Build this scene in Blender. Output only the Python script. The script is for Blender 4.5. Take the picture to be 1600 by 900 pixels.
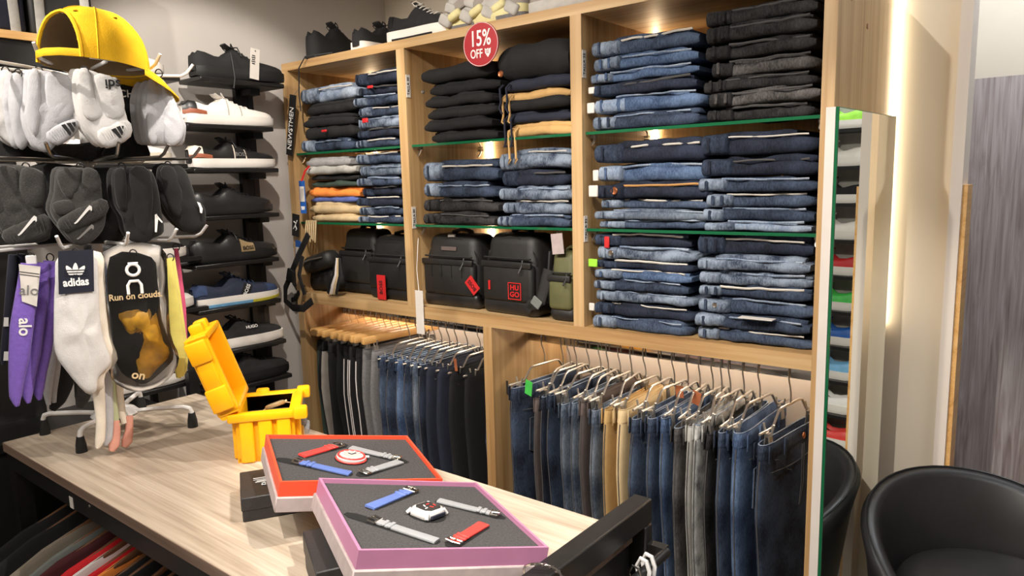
import bpy, bmesh, math, random
from mathutils import Vector, Matrix, noise
V = Vector
for o in list(bpy.data.objects):
    bpy.data.objects.remove(o)
S = bpy.context.scene
COL = S.collection
PI = math.pi
rad = math.radians

# ------------------------------------------------------------------ camera
YAW, PITCH, ROLL, FPX = rad(38.524), rad(8.404), rad(-1.476), 1124.0
CAM = V((0, 0, 1.70))
FW = V((-math.sin(YAW)*math.cos(PITCH), math.cos(YAW)*math.cos(PITCH), -math.sin(PITCH)))
_r = V((math.cos(YAW), math.sin(YAW), 0)); _u = _r.cross(FW)
RT = _r*math.cos(ROLL) + _u*math.sin(ROLL)
UP = -_r*math.sin(ROLL) + _u*math.cos(ROLL)
cd = bpy.data.cameras.new('camera'); cam = bpy.data.objects.new('camera', cd); COL.objects.link(cam)
cd.sensor_width = 36; cd.lens = FPX/1600*36; cd.clip_start = 0.02
cam.matrix_world = Matrix(((RT.x, UP.x, -FW.x, 0), (RT.y, UP.y, -FW.y, 0), (RT.z, UP.z, -FW.z, CAM.z), (0, 0, 0, 1)))
S.camera = cam

# ------------------------------------------------------------------ world, lamps, exposure
W = bpy.data.worlds.new('world'); S.world = W; W.use_nodes = True
W.node_tree.nodes['Background'].inputs[0].default_value = (1, .95, .9, 1)
W.node_tree.nodes['Background'].inputs[1].default_value = 0.12
S.view_settings.view_transform = 'Standard'; S.view_settings.look = 'None'
S.view_settings.gamma = 1; S.view_settings.use_curve_mapping = False
S.view_settings.exposure = 0.0

def spot(loc, tgt, watt, deg, col=(1, .92, .83), size=.018, blend=.35):
    l = bpy.data.lights.new('track_spot', 'SPOT'); l.energy = watt; l.spot_size = rad(deg); l.spot_blend = blend
    l.color = col; l.shadow_soft_size = size
    o = bpy.data.objects.new('track_spot', l); COL.objects.link(o); o.location = loc
    o.rotation_euler = (V(tgt)-V(loc)).to_track_quat('-Z', 'Y').to_euler(); return o
def area(loc, tgt, watt, sx, sy, col=(1, .93, .84)):  # unseen soft lamp added under the ceiling as fill
    l = bpy.data.lights.new('ceiling_fill', 'AREA'); l.shape = 'RECTANGLE'; l.size = sx; l.size_y = sy; l.energy = watt; l.color = col
    o = bpy.data.objects.new('ceiling_fill', l); COL.objects.link(o); o.location = loc
    o.rotation_euler = (V(tgt)-V(loc)).to_track_quat('-Z', 'Y').to_euler(); return o
spot((-1.0, -0.5, 2.85), (-.9, 1.75, 1.60), 120, 60)
spot((-1.9, -0.2, 2.85), (-1.9, 1.75, 1.55), 95, 60)
spot((-.45, -0.1, 2.85), (-.95, 1.78, .75), 150, 50)
spot((-1.35, .85, 2.85), (-2.5, 1.52, 1.50), 100, 56)
spot((-.30, 1.15, 2.85), (-1.35, .74, 1.03), 130, 44, blend=.15)
spot((-1.0, 1.45, 2.85), (-1.95, .85, 1.03), 42, 40, blend=.2)
spot((-1.1, -.2, 2.85), (-2.1, .85, 1.75), 15, 40)
area((-1.0, -.6, 2.85), (-1.0, -.6, 0), 44, 2.0, 1.4)
area((.55, 1.0, 2.85), (.55, 1.0, 0), 16, .6, 1.0, (.93, .96, 1))
area((-.1, 2.66, 2.86), (-.1, 2.66, 0), 17, .5, .35, (.86, .91, 1))  # cool lamp added in the passage to brighten the dark wood door

# ------------------------------------------------------------------ pixel helpers (photo pixel -> place on a real plane)
def ray(x, y): return FW*FPX + RT*(x-800) + UP*(450-y)
def hit(x, y, P, n):
    d = ray(x, y); n = V(n); return CAM + d*((V(P)-CAM).dot(n)/d.dot(n))
def atX(x, y, X): return hit(x, y, (X, 0, 0), (1, 0, 0))
def atY(x, y, Y): return hit(x, y, (0, Y, 0), (0, 1, 0))
def atZ(x, y, Z): return hit(x, y, (0, 0, Z), (0, 0, 1))

# ------------------------------------------------------------------ materials
def C(r, g, b):
    f = lambda c: (c/255/12.92) if c/255 <= .04045 else ((c/255+.055)/1.055)**2.4
    return (f(r), f(g), f(b), 1)
def sc(c, k): return (min(1, c[0]*k), min(1, c[1]*k), min(1, c[2]*k), 1)
MATS = {}
def base(name):
    m = bpy.data.materials.new(name); m.use_nodes = True; MATS[name] = m
    nt = m.node_tree; return m, nt, nt.nodes['Principled BSDF']
def noise_chain(nt, scale, detail, stretch, coord='Object'):
    tc = nt.nodes.new('ShaderNodeTexCoord'); mp = nt.nodes.new('ShaderNodeMapping'); nz = nt.nodes.new('ShaderNodeTexNoise')
    mp.inputs['Scale'].default_value = stretch; nz.inputs['Scale'].default_value = scale; nz.inputs['Detail'].default_value = detail
    nt.links.new(tc.outputs[coord], mp.inputs[0]); nt.links.new(mp.outputs[0], nz.inputs[0]); return nz
def ramp(nt, src, stops):
    r = nt.nodes.new('ShaderNodeValToRGB'); nt.links.new(src, r.inputs[0])
    e = r.color_ramp.elements
    while len(e) < len(stops): e.new(.5)
    for k, (p, c) in enumerate(stops): e[k].position = p; e[k].color = c
    return r
def bump(nt, bs, src, st, dist=.002):
    b = nt.nodes.new('ShaderNodeBump'); b.inputs['Strength'].default_value = st; b.inputs['Distance'].default_value = dist
    nt.links.new(src, b.inputs['Height']); nt.links.new(b.outputs[0], bs.inputs['Normal'])
def mat(name, col, rough=.5, metal=0, var=.12, scale=30, bmp=0, bscale=300, stretch=(1, 1, 1), sheen=0, coat=0, spec=.5):
    if name in MATS: return MATS[name]
    m, nt, bs = base(name)
    nz = noise_chain(nt, scale, 4, stretch)
    r = ramp(nt, nz.outputs[0], [(.3, sc(col, 1-var)), (.7, sc(col, 1+var))])
    nt.links.new(r.outputs[0], bs.inputs['Base Color'])
    bs.inputs['Roughness'].default_value = rough; bs.inputs['Metallic'].default_value = metal
    bs.inputs['Specular IOR Level'].default_value = spec
    if sheen: bs.inputs['Sheen Weight'].default_value = sheen
    if coat: bs.inputs['Coat Weight'].default_value = coat
    if bmp:
        n2 = noise_chain(nt, bscale, 3, stretch); bump(nt, bs, n2.outputs[0], bmp)
    return m
def denim(name, dark, light, mid=.55, scale=9):
    """indigo twill with worn, lighter areas of its own"""
    m, nt, bs = base(name)
    a = noise_chain(nt, scale, 6, (1, 1, 1)); b = noise_chain(nt, 260, 3, (1, 1, .35))
    mx = nt.nodes.new('ShaderNodeMath'); mx.operation = 'MULTIPLY_ADD'; mx.inputs[1].default_value = .45
    nt.links.new(b.outputs[0], mx.inputs[0]); nt.links.new(a.outputs[0], mx.inputs[2])
    r = ramp(nt, mx.outputs[0], [(mid, dark), (mid+.38, light)])
    nt.links.new(r.outputs[0], bs.inputs['Base Color'])
    bs.inputs['Roughness'].default_value = .88; bs.inputs['Specular IOR Level'].default_value = .25
    bump(nt, bs, mx.outputs[0], .55, .004)
    return m
def wood(name, c1, c2, c3, axis, scale=1, rough=.5, fine=90, ring=0):
    """grain runs along axis"""
    m, nt, bs = base(name)
    st = [14, 14, 14]; st[axis] = .9
    s2 = [fine, fine, fine]; s2[axis] = 2.2
    a = noise_chain(nt, scale, 5, st); a.inputs['Distortion'].default_value = .6+ring
    b = noise_chain(nt, scale, 3, s2)
    mx = nt.nodes.new('ShaderNodeMath'); mx.operation = 'MULTIPLY_ADD'; mx.inputs[1].default_value = .55
    nt.links.new(b.outputs[0], mx.inputs[0]); nt.links.new(a.outputs[0], mx.inputs[2])
    r = ramp(nt, mx.outputs[0], [(.52, c1), (.76, c2), (1.0, c3)])
    nt.links.new(r.outputs[0], bs.inputs['Base Color']); bs.inputs['Roughness'].default_value = rough
    bump(nt, bs, mx.outputs[0], .12, .001)
    return m
def emit(name, col, st):
    m, nt, bs = base(name); bs.inputs['Base Color'].default_value = col
    bs.inputs['Emission Color'].default_value = col; bs.inputs['Emission Strength'].default_value = st; return m
def glass(name, col, rough=.0, trans=1.0):
    m, nt, bs = base(name); bs.inputs['Base Color'].default_value = col; bs.inputs['Transmission Weight'].default_value = trans
    bs.inputs['Roughness'].default_value = rough; bs.inputs['IOR'].default_value = 1.45; return m

OAK = (C(150, 113, 70), C(181, 146, 99), C(199, 168, 124))
wood('oak_x', *OAK, 0); wood('oak_z', *OAK, 2)
wood('table_wood', C(158, 142, 124), C(182, 166, 147), C(200, 186, 168), 0, 1.6, .42, 110, 1.2)
wood('table_edge', C(104, 84, 70), C(128, 106, 92), C(146, 124, 108), 0, 1, .5)
wood('grey_wood', C(134, 120, 117), C(168, 156, 155), C(190, 182, 182), 2, 2.6, .5, 100, 1.4)
wood('hanger_wood', C(196, 142, 78), C(220, 170, 104), C(232, 188, 126), 1, 2, .35)
wood('dark_hanger_wood', C(82, 54, 36), C(106, 72, 48), C(122, 84, 58), 1, 2, .4)
mat('wall_grey', C(188, 182, 176), .85, var=.03, scale=3, bmp=.05)
mat('wall_cream', C(214, 204, 186), .6, var=.03, scale=4)
mat('wall_white', C(226, 214, 202), .8, var=.02, scale=4)
mat('ceiling_white', C(226, 222, 214), .9, var=.02)
mat('floor_stone', C(120, 112, 104), .4, var=.1, scale=6)
mat('black_metal', C(26, 25, 25), .38, var=.2, scale=60, bmp=.12, bscale=500)
mat('black_paint', C(20, 19, 19), .55, var=.2)
mat('chrome', C(214, 210, 204), .16, 1, var=.05)
mat('hanger_steel', C(190, 186, 180), .28, .8, var=.06)
mat('steel', C(176, 172, 166), .3, 1, var=.08)
mat('white_metal', C(222, 220, 218), .35, var=.04)
mat('white_board', C(206, 198, 190), .6, var=.05, scale=12)
mat('white_card', C(212, 206, 198), .6, var=.03)
mat('print_black', C(18, 18, 20), .6, var=.05)
mat('print_grey', C(120, 118, 116), .6, var=.05)
mat('print_white', C(238, 236, 232), .55, var=.02)
mat('print_red', C(196, 34, 34), .5, var=.04)
mat('sign_red', C(168, 18, 32), .4, var=.03)
mat('rubber', C(18, 18, 18), .6, var=.1)
mat('leather_black', C(34, 33, 33), .36, var=.15, scale=40, bmp=.15, bscale=220)
mat('vinyl_black', C(32, 31, 31), .4, var=.08, scale=20, bmp=.05, bscale=400)
mat('nylon_black', C(19, 18, 18), .62, var=.2, scale=60, bmp=.25, bscale=350)
mat('nylon_dark', C(31, 30, 29), .55, var=.18, scale=60, bmp=.25, bscale=350)
mat('olive', C(92, 92, 58), .6, var=.12, bmp=.2)
mat('mesh_black', C(20, 20, 21), .8, var=.3, scale=300, bmp=.3, bscale=500)
mat('suede_black', C(30, 29, 30), .9, var=.2, scale=80, bmp=.2)
mat('leather_white', C(234, 228, 220), .4, var=.03, bmp=.05)
mat('sole_white', C(232, 226, 218), .55, var=.03)
mat('sole_cream', C(224, 214, 196), .55, var=.04)
mat('brown_leather', C(150, 84, 58), .5, var=.1)
mat('navy_suede', C(46, 62, 96), .85, var=.15, scale=80)
mat('navy_mesh', C(34, 42, 62), .8, var=.25, scale=260)
mat('sky_blue', C(120, 180, 222), .5); mat('acid_yellow', C(214, 206, 66), .5)
mat('gold_panel', C(170, 146, 108), .4, .3, var=.06)
mat('pale_yellow', C(214, 204, 150), .7); mat('fog_grey', C(176, 172, 166), .75, var=.12)
mat('cap_yellow', C(238, 184, 16), .85, var=.14, scale=22, bmp=.3, bscale=260)
mat('cap_inside', C(150, 128, 96), .9, var=.1)
mat('case_yellow', C(250, 178, 10), .34, var=.04)
mat('orange_card', C(222, 80, 50), .45, var=.03); mat('pink_card', C(178, 120, 152), .45, var=.03)
mat('lilac_suede', C(172, 158, 156), .85, var=.1, scale=40)
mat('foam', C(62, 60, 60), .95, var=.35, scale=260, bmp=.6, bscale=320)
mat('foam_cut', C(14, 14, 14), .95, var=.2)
mat('strap_red', C(220, 64, 58), .5, var=.05); mat('strap_blue', C(92, 114, 176), .5, var=.05); mat('strap_grey', C(150, 152, 154), .5, var=.05)
mat('clear_plastic', C(206, 204, 202), .15, var=.1, coat=.5)
mat('black_card', C(44, 42, 42), .5, var=.12, scale=160, bmp=.25, bscale=260)
mat('knit_white', C(208, 206, 204), .95, var=.05, scale=80, bmp=.45, bscale=420, sheen=.2)
mat('knit_light', C(186, 186, 190), .95, var=.06, scale=80, bmp=.45, bscale=420, sheen=.2)
mat('knit_charcoal', C(56, 54, 52), .95, var=.3, scale=260, bmp=.5, bscale=420, sheen=.2)
mat('knit_black', C(18, 17, 17), .95, var=.2, scale=160, bmp=.45, bscale=420, sheen=.15)
mat('knit_navy', C(24, 26, 42), .95, var=.15, bmp=.4, sheen=.15)
mat('knit_purple', C(122, 92, 184), .95, var=.1, scale=120, bmp=.45, bscale=420, sheen=.2)
mat('knit_cream', C(226, 216, 200), .95, var=.05, bmp=.4, sheen=.2)
mat('knit_yellow', C(226, 214, 112), .95, var=.06, bmp=.4, sheen=.2)
mat('knit_pink', C(206, 84, 120), .9, var=.06, bmp=.3); mat('knit_salmon', C(222, 160, 142), .95, var=.05, bmp=.3)
mat('knit_sage', C(180, 186, 148), .95, var=.05, bmp=.3)
mat('card_navy', C(22, 26, 42), .55, var=.05)
mat('gold_foil', C(168, 124, 30), .5, .2, var=.55, scale=26)
mat('plastic_film', C(150, 130, 104), .25, var=.35, scale=40)
mat('thread', C(196, 190, 180), .8, var=.1); mat('thread_dark', C(74, 72, 72), .8, var=.1); mat('thread_tan', C(178, 132, 78), .8, var=.1)
mat('copper', C(206, 132, 92), .3, .9); mat('lime', C(150, 216, 60), .5); mat('tag_green', C(70, 190, 80), .5)
mat('patch_tan', C(160, 92, 56), .6); mat('tag_red', C(190, 32, 34), .55, var=.04); mat('tag_blue', C(32, 90, 170), .5)
mat('orange_cloth', C(240, 140, 60), .9, var=.06, bmp=.3); mat('beige_cloth', C(196, 172, 132), .9, var=.08, bmp=.3)
mat('tan_cloth', C(202, 162, 104), .9, var=.08, bmp=.3); mat('grey_cloth', C(150, 148, 148), .95, var=.12, scale=120, bmp=.3)
mat('periwinkle_cloth', C(84, 98, 160), .9, var=.08); mat('green_cloth', C(52, 66, 58), .9, var=.1)
mat('black_cloth', C(20, 19, 20), .85, var=.2, scale=40, bmp=.35, bscale=160); mat('navy_cloth', C(32, 36, 52), .85, var=.15, scale=40, bmp=.35, bscale=160)
mat('soft_black', C(17, 17, 19), .9, var=.2, scale=40, bmp=.3)
mat('taupe_cloth', C(92, 80, 76), .9, var=.1, scale=40, bmp=.3); mat('khaki_cloth', C(186, 152, 98), .85, var=.08, scale=30, bmp=.3)
mat('sand_cloth', C(208, 182, 138), .85, var=.06, scale=30, bmp=.3); mat('lightgrey_cloth', C(168, 166, 160), .9, var=.1, scale=60, bmp=.3)
mat('midgrey_cloth', C(112, 110, 110), .9, var=.14, scale=120, bmp=.3); mat('stone_cloth', C(146, 138, 130), .9, var=.1)
mat('red_cloth', C(206, 24, 34), .85, var=.06); mat('darkred_cloth', C(70, 22, 26), .9); mat('white_cloth', C(228, 220, 216), .9, var=.03)
mat('shirt_grey', C(112, 116, 112), .9, var=.06); mat('shirt_taupe', C(126, 116, 102), .9, var=.06)
denim('denim_navy', C(21, 24, 34), C(48, 56, 74)); denim('denim_dark', C(27, 33, 46), C(70, 83, 105))
denim('denim_mid', C(36, 44, 61), C(86, 101, 124)); denim('denim_blue', C(46, 61, 88), C(102, 124, 156))
denim('denim_light', C(100, 116, 140), C(172, 182, 194)); denim('denim_greyblue', C(58, 68, 84), C(128, 138, 150))
denim('denim_worn', C(34, 43, 62), C(132, 144, 160), .52, 22); denim('denim_black', C(19, 18, 19), C(66, 64, 64))
denim('denim_charcoal', C(48, 46, 46), C(116, 112, 110)); denim('denim_acid', C(70, 74, 80), C(196, 196, 192), .45, 22)
glass('shelf_glass', (.93, .98, .95, 1)); glass('glass_edge', C(28, 104, 66), .08, .25)
glass('clear_film', (.95, .93, .9, 1), .15, 1)
emit('led_warm', (1, .80, .52, 1), 26); emit('led_soft', (1, .88, .72, 1), 30); emit('led_corner', (1, .86, .6, 1), 9)
m_, nt_, bs_ = base('mirror'); bs_.inputs['Metallic'].default_value = 1; bs_.inputs['Roughness'].default_value = .0; bs_.inputs['Base Color'].default_value = (.86, .9, .86, 1)

# ------------------------------------------------------------------ mesh builder
class MB:
    def __init__(s): s.v = []; s.f = []
    def add(s, vs, fs):
        o = len(s.v); s.v += [tuple(p) for p in vs]; s.f += [tuple(i+o for i in f) for f in fs]; return s
    def box(s, c, d, M=None):
        x, y, z = d[0]/2, d[1]/2, d[2]/2
        vs = [V((a*x, b*y, e*z)) for e in (-1, 1) for b in (-1, 1) for a in (-1, 1)]
        if M: vs = [M @ p for p in vs]
        vs = [p+V(c) for p in vs]
        return s.add(vs, [(0, 2, 3, 1), (4, 5, 7, 6), (0, 1, 5, 4), (2, 6, 7, 3), (0, 4, 6, 2), (1, 3, 7, 5)])
    def bb(s, x0, x1, y0, y1, z0, z1): return s.box(((x0+x1)/2, (y0+y1)/2, (z0+z1)/2), (x1-x0, y1-y0, z1-z0))
    def rbox(s, c, d, r=.01, seg=2, M=None, taper=(1, 1)):
        bm = bmesh.new(); bmesh.ops.create_cube(bm, size=1)
        for v in bm.verts:
            k = taper[0] if v.co.z > 0 else 1; k2 = taper[1] if v.co.z > 0 else 1
            v.co = V((v.co.x*d[0]*k, v.co.y*d[1]*k2, v.co.z*d[2]))
        bmesh.ops.bevel(bm, geom=list(bm.edges), offset=r, segments=seg, profile=.5, affect='EDGES')
        bm.verts.index_update()
        vs = [(M @ v.co if M else v.co)+V(c) for v in bm.verts]; fs = [[v.index for v in f.verts] for f in bm.faces]
        bm.free(); return s.add(vs, fs)
    def loft(s, secs, closed=True, cap=(True, True), ring=False):
        n = len(secs[0]); vs = [p for q in secs for p in q]; fs = []; m = len(secs)
        for i in range(m if ring else m-1):
            i2 = (i+1) % m
            for j in range(n if closed else n-1):
                a, b = i*n+j, i*n+(j+1) % n; fs.append((a, b, i2*n+(j+1) % n, i2*n+j))
        if closed and not ring:
            if cap[0]: fs.append(tuple(range(n-1, -1, -1)))
            if cap[1]: fs.append(tuple((m-1)*n+j for j in range(n)))
        return s.add(vs, fs)
    def tube(s, path, r, n=6, closed=False):
        P = [V(p) for p in path]; m = len(P); secs = []; up = None
        for i in range(m):
            if closed: t = P[(i+1) % m]-P[i-1]
            else: t = P[min(i+1, m-1)]-P[max(i-1, 0)]
            t.normalize()
            if up is None: up = V((0, 0, 1)) if abs(t.z) < .9 else V((1, 0, 0))
            a = t.cross(up).normalized(); up = a.cross(t).normalized()
            rr = r[i] if isinstance(r, (list, tuple)) else r
            secs.append([P[i]+(a*math.cos(k*2*PI/n)+up*math.sin(k*2*PI/n))*rr for k in range(n)])
        return s.loft(secs, True, (True, True), closed)
    def sweep(s, path, wid, thk, N, n=12, e=.8):
        """flattened tube: wid across in the plane of the path, thk along N"""
        P = [V(p) for p in path]; m = len(P); N = V(N).normalized(); secs = []
        g = lambda a, i: a[i] if isinstance(a, (list, tuple)) else a
        pw = lambda c: math.copysign(abs(c)**e, c)
        for i in range(m):
            t = (P[min(i+1, m-1)]-P[max(i-1, 0)]).normalized(); a = t.cross(N).normalized()
            secs.append([P[i]+a*(pw(math.cos(k*2*PI/n))*g(wid, i)/2)+N*(pw(math.sin(k*2*PI/n))*g(thk, i)/2) for k in range(n)])
        return s.loft(secs)
    def prism(s, pts, d, M=None):
        """2D outline in local xz, d thick towards -y"""
        n = len(pts); vs = [V((p[0], 0, p[1])) for p in pts]+[V((p[0], -d, p[1])) for p in pts]
        if M: vs = [M @ p for p in vs]
        return s.add(vs, [tuple(range(n)), tuple(range(2*n-1, n-1, -1))]+[(i, i+n, (i+1) % n+n, (i+1) % n) for i in range(n)])
    def lathe(s, prof, n=20, M=None):
        secs = [[V((r*math.cos(k*2*PI/n), r*math.sin(k*2*PI/n), z)) for k in range(n)] for r, z in prof]
        if M: secs = [[M @ p for p in q] for q in secs]
        return s.loft(secs)
    def puff(s, pts, thk, K=4, amp=0, seed=0, y0=0, flat=.0):
        """inflate a 2D outline (local xz) about y=y0"""
        n = len(pts); cx = sum(p[0] for p in pts)/n; cz = sum(p[1] for p in pts)/n
        for sd in (1, -1):
            rings = []
            for k in range(K+1):
                a = k/K*PI/2; c = math.cos(a)*.94+.06 if k < K else .06; h = math.sin(a)**.7*thk/2
                q = []
                for p in pts:
                    x, z = cx+(p[0]-cx)*c, cz+(p[1]-cz)*c
                    w = amp*noise.noise(V((x*28+seed, z*28, seed*3.1+sd)))*math.sin(a)
                    q.append(V((x, y0+sd*(h+w), z)))
                rings.append(q if sd < 0 else q[::-1])
            s.loft(rings, True, (False, True))
        return s
    def build(s, name, mt, parent=None, sm=40, loc=None, rot=None):
        me = bpy.data.meshes.new(name); me.from_pydata(s.v, [], s.f); me.update()
        bm = bmesh.new(); bm.from_mesh(me); bmesh.ops.remove_doubles(bm, verts=bm.verts, dist=1e-6); bmesh.ops.recalc_face_normals(bm, faces=bm.faces); bm.to_mesh(me); bm.free()
        if sm:
            me.polygons.foreach_set('use_smooth', [True]*len(me.polygons)); me.set_sharp_from_angle(angle=rad(sm))
        if mt: me.materials.append(MATS[mt] if isinstance(mt, str) else mt)
        o = bpy.data.objects.new(name, me); COL.objects.link(o)
        if parent: o.parent = parent
        if loc is not None: o.location = loc
        if rot is not None: o.rotation_euler = rot
        return o
def tag(o, label, cat, group=None):
    o['label'] = label; o['category'] = cat
    if group: o['group'] = group
    return o
def thing(name, label, cat, loc=(0, 0, 0), rot=(0, 0, 0), group=None):
    o = bpy.data.objects.new(name, None); COL.objects.link(o); o.location = loc; o.rotation_euler = rot; o.empty_display_size = .05
    return tag(o, label, cat, group)
def struct(o): o['kind'] = 'structure'; return o
_txt = {}
def text(st, size, mt, parent, loc, rot=(0, 0, 0), name='lettering', bold=0, wid=1, ext=.0006):
    key = (st, bold)
    if key not in _txt:
        c = bpy.data.curves.new('t', 'FONT'); c.body = st; c.size = 1; c.align_x = 'CENTER'; c.align_y = 'CENTER'; c.offset = bold; c.extrude = .004; c.resolution_u = 3
        o = bpy.data.objects.new('t', c); COL.objects.link(o); bpy.context.view_layer.update()
        me = bpy.data.meshes.new_from_object(o.evaluated_get(bpy.context.evaluated_depsgraph_get()))
        bpy.data.objects.remove(o); _txt[key] = me
    me = _txt[key].copy(); me.name = name; me.materials.clear(); me.materials.append(MATS[mt])
    me.transform(Matrix.Diagonal((size*wid, size, ext/.004, 1)))
    o = bpy.data.objects.new(name, me); COL.objects.link(o); o.parent = parent; o.location = loc; o.rotation_euler = rot
    return o

# ------------------------------------------------------------------ room shell
struct(MB().bb(-2.7, 2.0, -2.6, 3.2, -.05, 0).build('floor', 'floor_stone', sm=0))
struct(MB().bb(-2.7, 2.0, -2.6, 3.2, 2.9, 2.95).build('ceiling', 'ceiling_white', sm=0))
struct(MB().bb(-2.66, -2.56, -2.6, 3.2, 0, 2.9).build('wall_left', 'wall_grey', sm=0))
struct(MB().bb(-2.56, -.29, 2.34, 2.40, 0, 2.9).build('wall_back', 'wall_cream', sm=0))
struct(MB().bb(-2.56, 2.0, 3.1, 3.2, 0, 2.9).build('wall_passage', 'wall_cream', sm=0))
struct(MB().bb(1.9, 2.0, -2.6, 3.1, 0, 2.9).build('wall_right', 'wall_grey', sm=0))
struct(MB().bb(-2.56, 1.9, -2.6, -2.5, 0, 2.9).build('wall_front', 'wall_grey', sm=0))
j = struct(MB().bb(-.29, -.262, 2.285, 2.40, 0, 2.9).build('trim_1', 'wall_white', sm=0))
b = MB().bb(-.262, -.250, 2.300, 2.40, 0, 1.66).build('edge_strip', 'hanger_wood', j, sm=0)
struct(MB().bb(-.9, 1.8, 2.96, 3.0, 0, 2.005).build('door_1', 'grey_wood', sm=0))

# ------------------------------------------------------------------ oak display unit
UX0, UX1 = -2.53, -.456
BAYS = [(-2.494, -1.871), (-1.832, -1.163), (-1.126, -.485)]
ZB, ZG1, ZG2, ZT = 1.273, 1.834, 1.561, 2.153
YF, YI = 1.75, 2.18
u = thing('display_unit', 'tall oak shelving unit with three bays, glass shelves and hanging rails', 'shelving')
def board(n, m, *a): return MB().bb(*a).build(n, m, u, sm=0)
board('top_board', 'oak_x', UX0, UX1, YF, 2.336, ZT, 2.182)
board('side_panel', 'oak_z', UX0, -2.494, YF, 2.336, 0, ZT); board('side_panel', 'oak_z', -.485, UX1, YF, 2.336, 0, ZT)
board('divider', 'oak_z', -1.871, -1.832, YF, YI, ZB, ZT); board('divider', 'oak_z', -1.163, -1.126, YF, YI, ZB, ZT)
board('shelf_board', 'oak_x', -2.494, -.485, YF, 2.2, 1.233, ZB)
board('lower_divider', 'oak_z', -1.519, -1.483, YF, YI, 0, 1.233)
board('back_panel', 'oak_z', -2.494, -.485, YI, 2.2, ZB, ZT)
board('lower_back_panel', 'wall_white', -2.494, -.485, YI, 2.2, 0, 1.233)
for i, (a, b) in enumerate(BAYS):
    for z in (ZG1, ZG2):
        g = MB().bb(a+.002, b-.002, 1.772, YI-.002, z-.008, z).build('glass_shelf', 'shelf_glass', u, sm=0)
        MB().bb(a+.002, b-.002, 1.766, 1.772, z-.008, z).build('glass_edge', 'glass_edge', g, sm=0)
        for yy in (1.80, 2.12):
            for x, sg in ((a, 1), (b, -1)):
                m = MB().box((x+sg*.008, yy, z-.013), (.016, .012, .008)); m.tube([(x+sg*.012, yy, z-.012), (x+sg*.012, yy-.01, z-.03), (x+sg*.006, yy-.012, z-.036)], .003)
                m.build('shelf_bracket', 'steel', u)
    MB().bb(a+.004, a+.016, YI-.012, YI-.001, ZB+.01, ZT-.004).build('light_strip', 'led_warm', u, sm=0)
board('light_strip', 'led_corner', UX1+.003, UX1+.013, 2.318, 2.334, 1.25, 2.88)
for a, b in ((-2.48, -1.53), (-1.47, -.50)): board('light_strip', 'led_soft', a, b, 2.10, 2.118, 1.226, 1.2325)
for a, b in ((-2.494, -1.519), (-1.483, -.485)):
    MB().rbox(((a+b)/2, 1.95, 1.170), (b-a, .016, .032), .005, 2).build('rail', 'chrome', u)
for x, z, t in ((-1.832, 2.03, 'TALLA 30'), (-1.832, 1.585, 'TALLA 30'), (-1.126, 2.02, 'TALLA 32'), (-1.126, 1.56, 'TALLA 32')):
    l = MB().box((x+.001, YF+.012, z), (.002, .018, .075)).build('size_label', 'white_card', u, sm=0)
    text(t, .014, 'print_black', l, (x+.0022, YF+.012, z), (PI/2, -PI/2, PI/2), wid=1.0)
# lights already in the strips; little screw covers on the right side panel
for y, z in ((1.86, 2.10), (2.02, 2.06)): MB().lathe([(.001, 0), (.007, 0), (.007, .001), (.001, .001)], 10, Matrix.Translation((UX1, y, z)) @ Matrix.Rotation(PI/2, 4, 'Y')).build('screw_cover', 'brown_leather', u)

# ------------------------------------------------------------------ folded garments
ORD = ['topmost', 'second from top', 'third from top', 'fourth from top', 'fifth from top', 'sixth from top', 'seventh from top', 'eighth from top']
def roll(mb, x0, x1, z0, z1, yf, yb, seed, amp=.004, ridge=0, nx=20, endr=.55, droop=0):
    """a soft fold: rounded nose to the front, rounded ends, uneven"""
    secs = []; h = z1-z0
    for i in range(nx+1):
        t = i/nx; x = x0+(x1-x0)*t
        e = min(1, min(t, 1-t)*nx/2.4); k = endr+(1-endr)*math.sin(e*PI/2)
        wz = amp*noise.noise(V((x*8, seed*7.3, 1.7)))+amp*.4*noise.noise(V((x*23, seed*2.3, 6.7)))
        wy = amp*1.6*noise.noise(V((x*11, seed*3.1, 9.2)))+amp*.9*noise.noise(V((x*34, seed*5.1, 2.2)))
        if ridge: wy -= .006*abs(math.sin(t*PI*ridge))**.6
        dz = -droop*max(0, t-.72)*h*1.6
        zc = (z0+z1)/2+wz*.5+dz; r = h/2*k*(1+.16*noise.noise(V((x*13, seed, 4.4))))
        y = yf+wy+(1-k)*.025
        pr = [V((x, yb, max(.0005, zc-r))), V((x, y+r*1.1, max(.0005, zc-r)))]
        for a in range(1, 8):
            an = -PI/2-a/8*PI
            pr.append(V((x, y+r*.9+math.cos(an)*r*.9+.0016*noise.noise(V((x*50, a*.9, seed))), max(.0005, zc+math.sin(an)*r))))
        pr += [V((x, y+r*1.1, zc+r)), V((x, yb, zc+r))]
        secs.append(pr)
    mb.loft(secs); return mb
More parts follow.
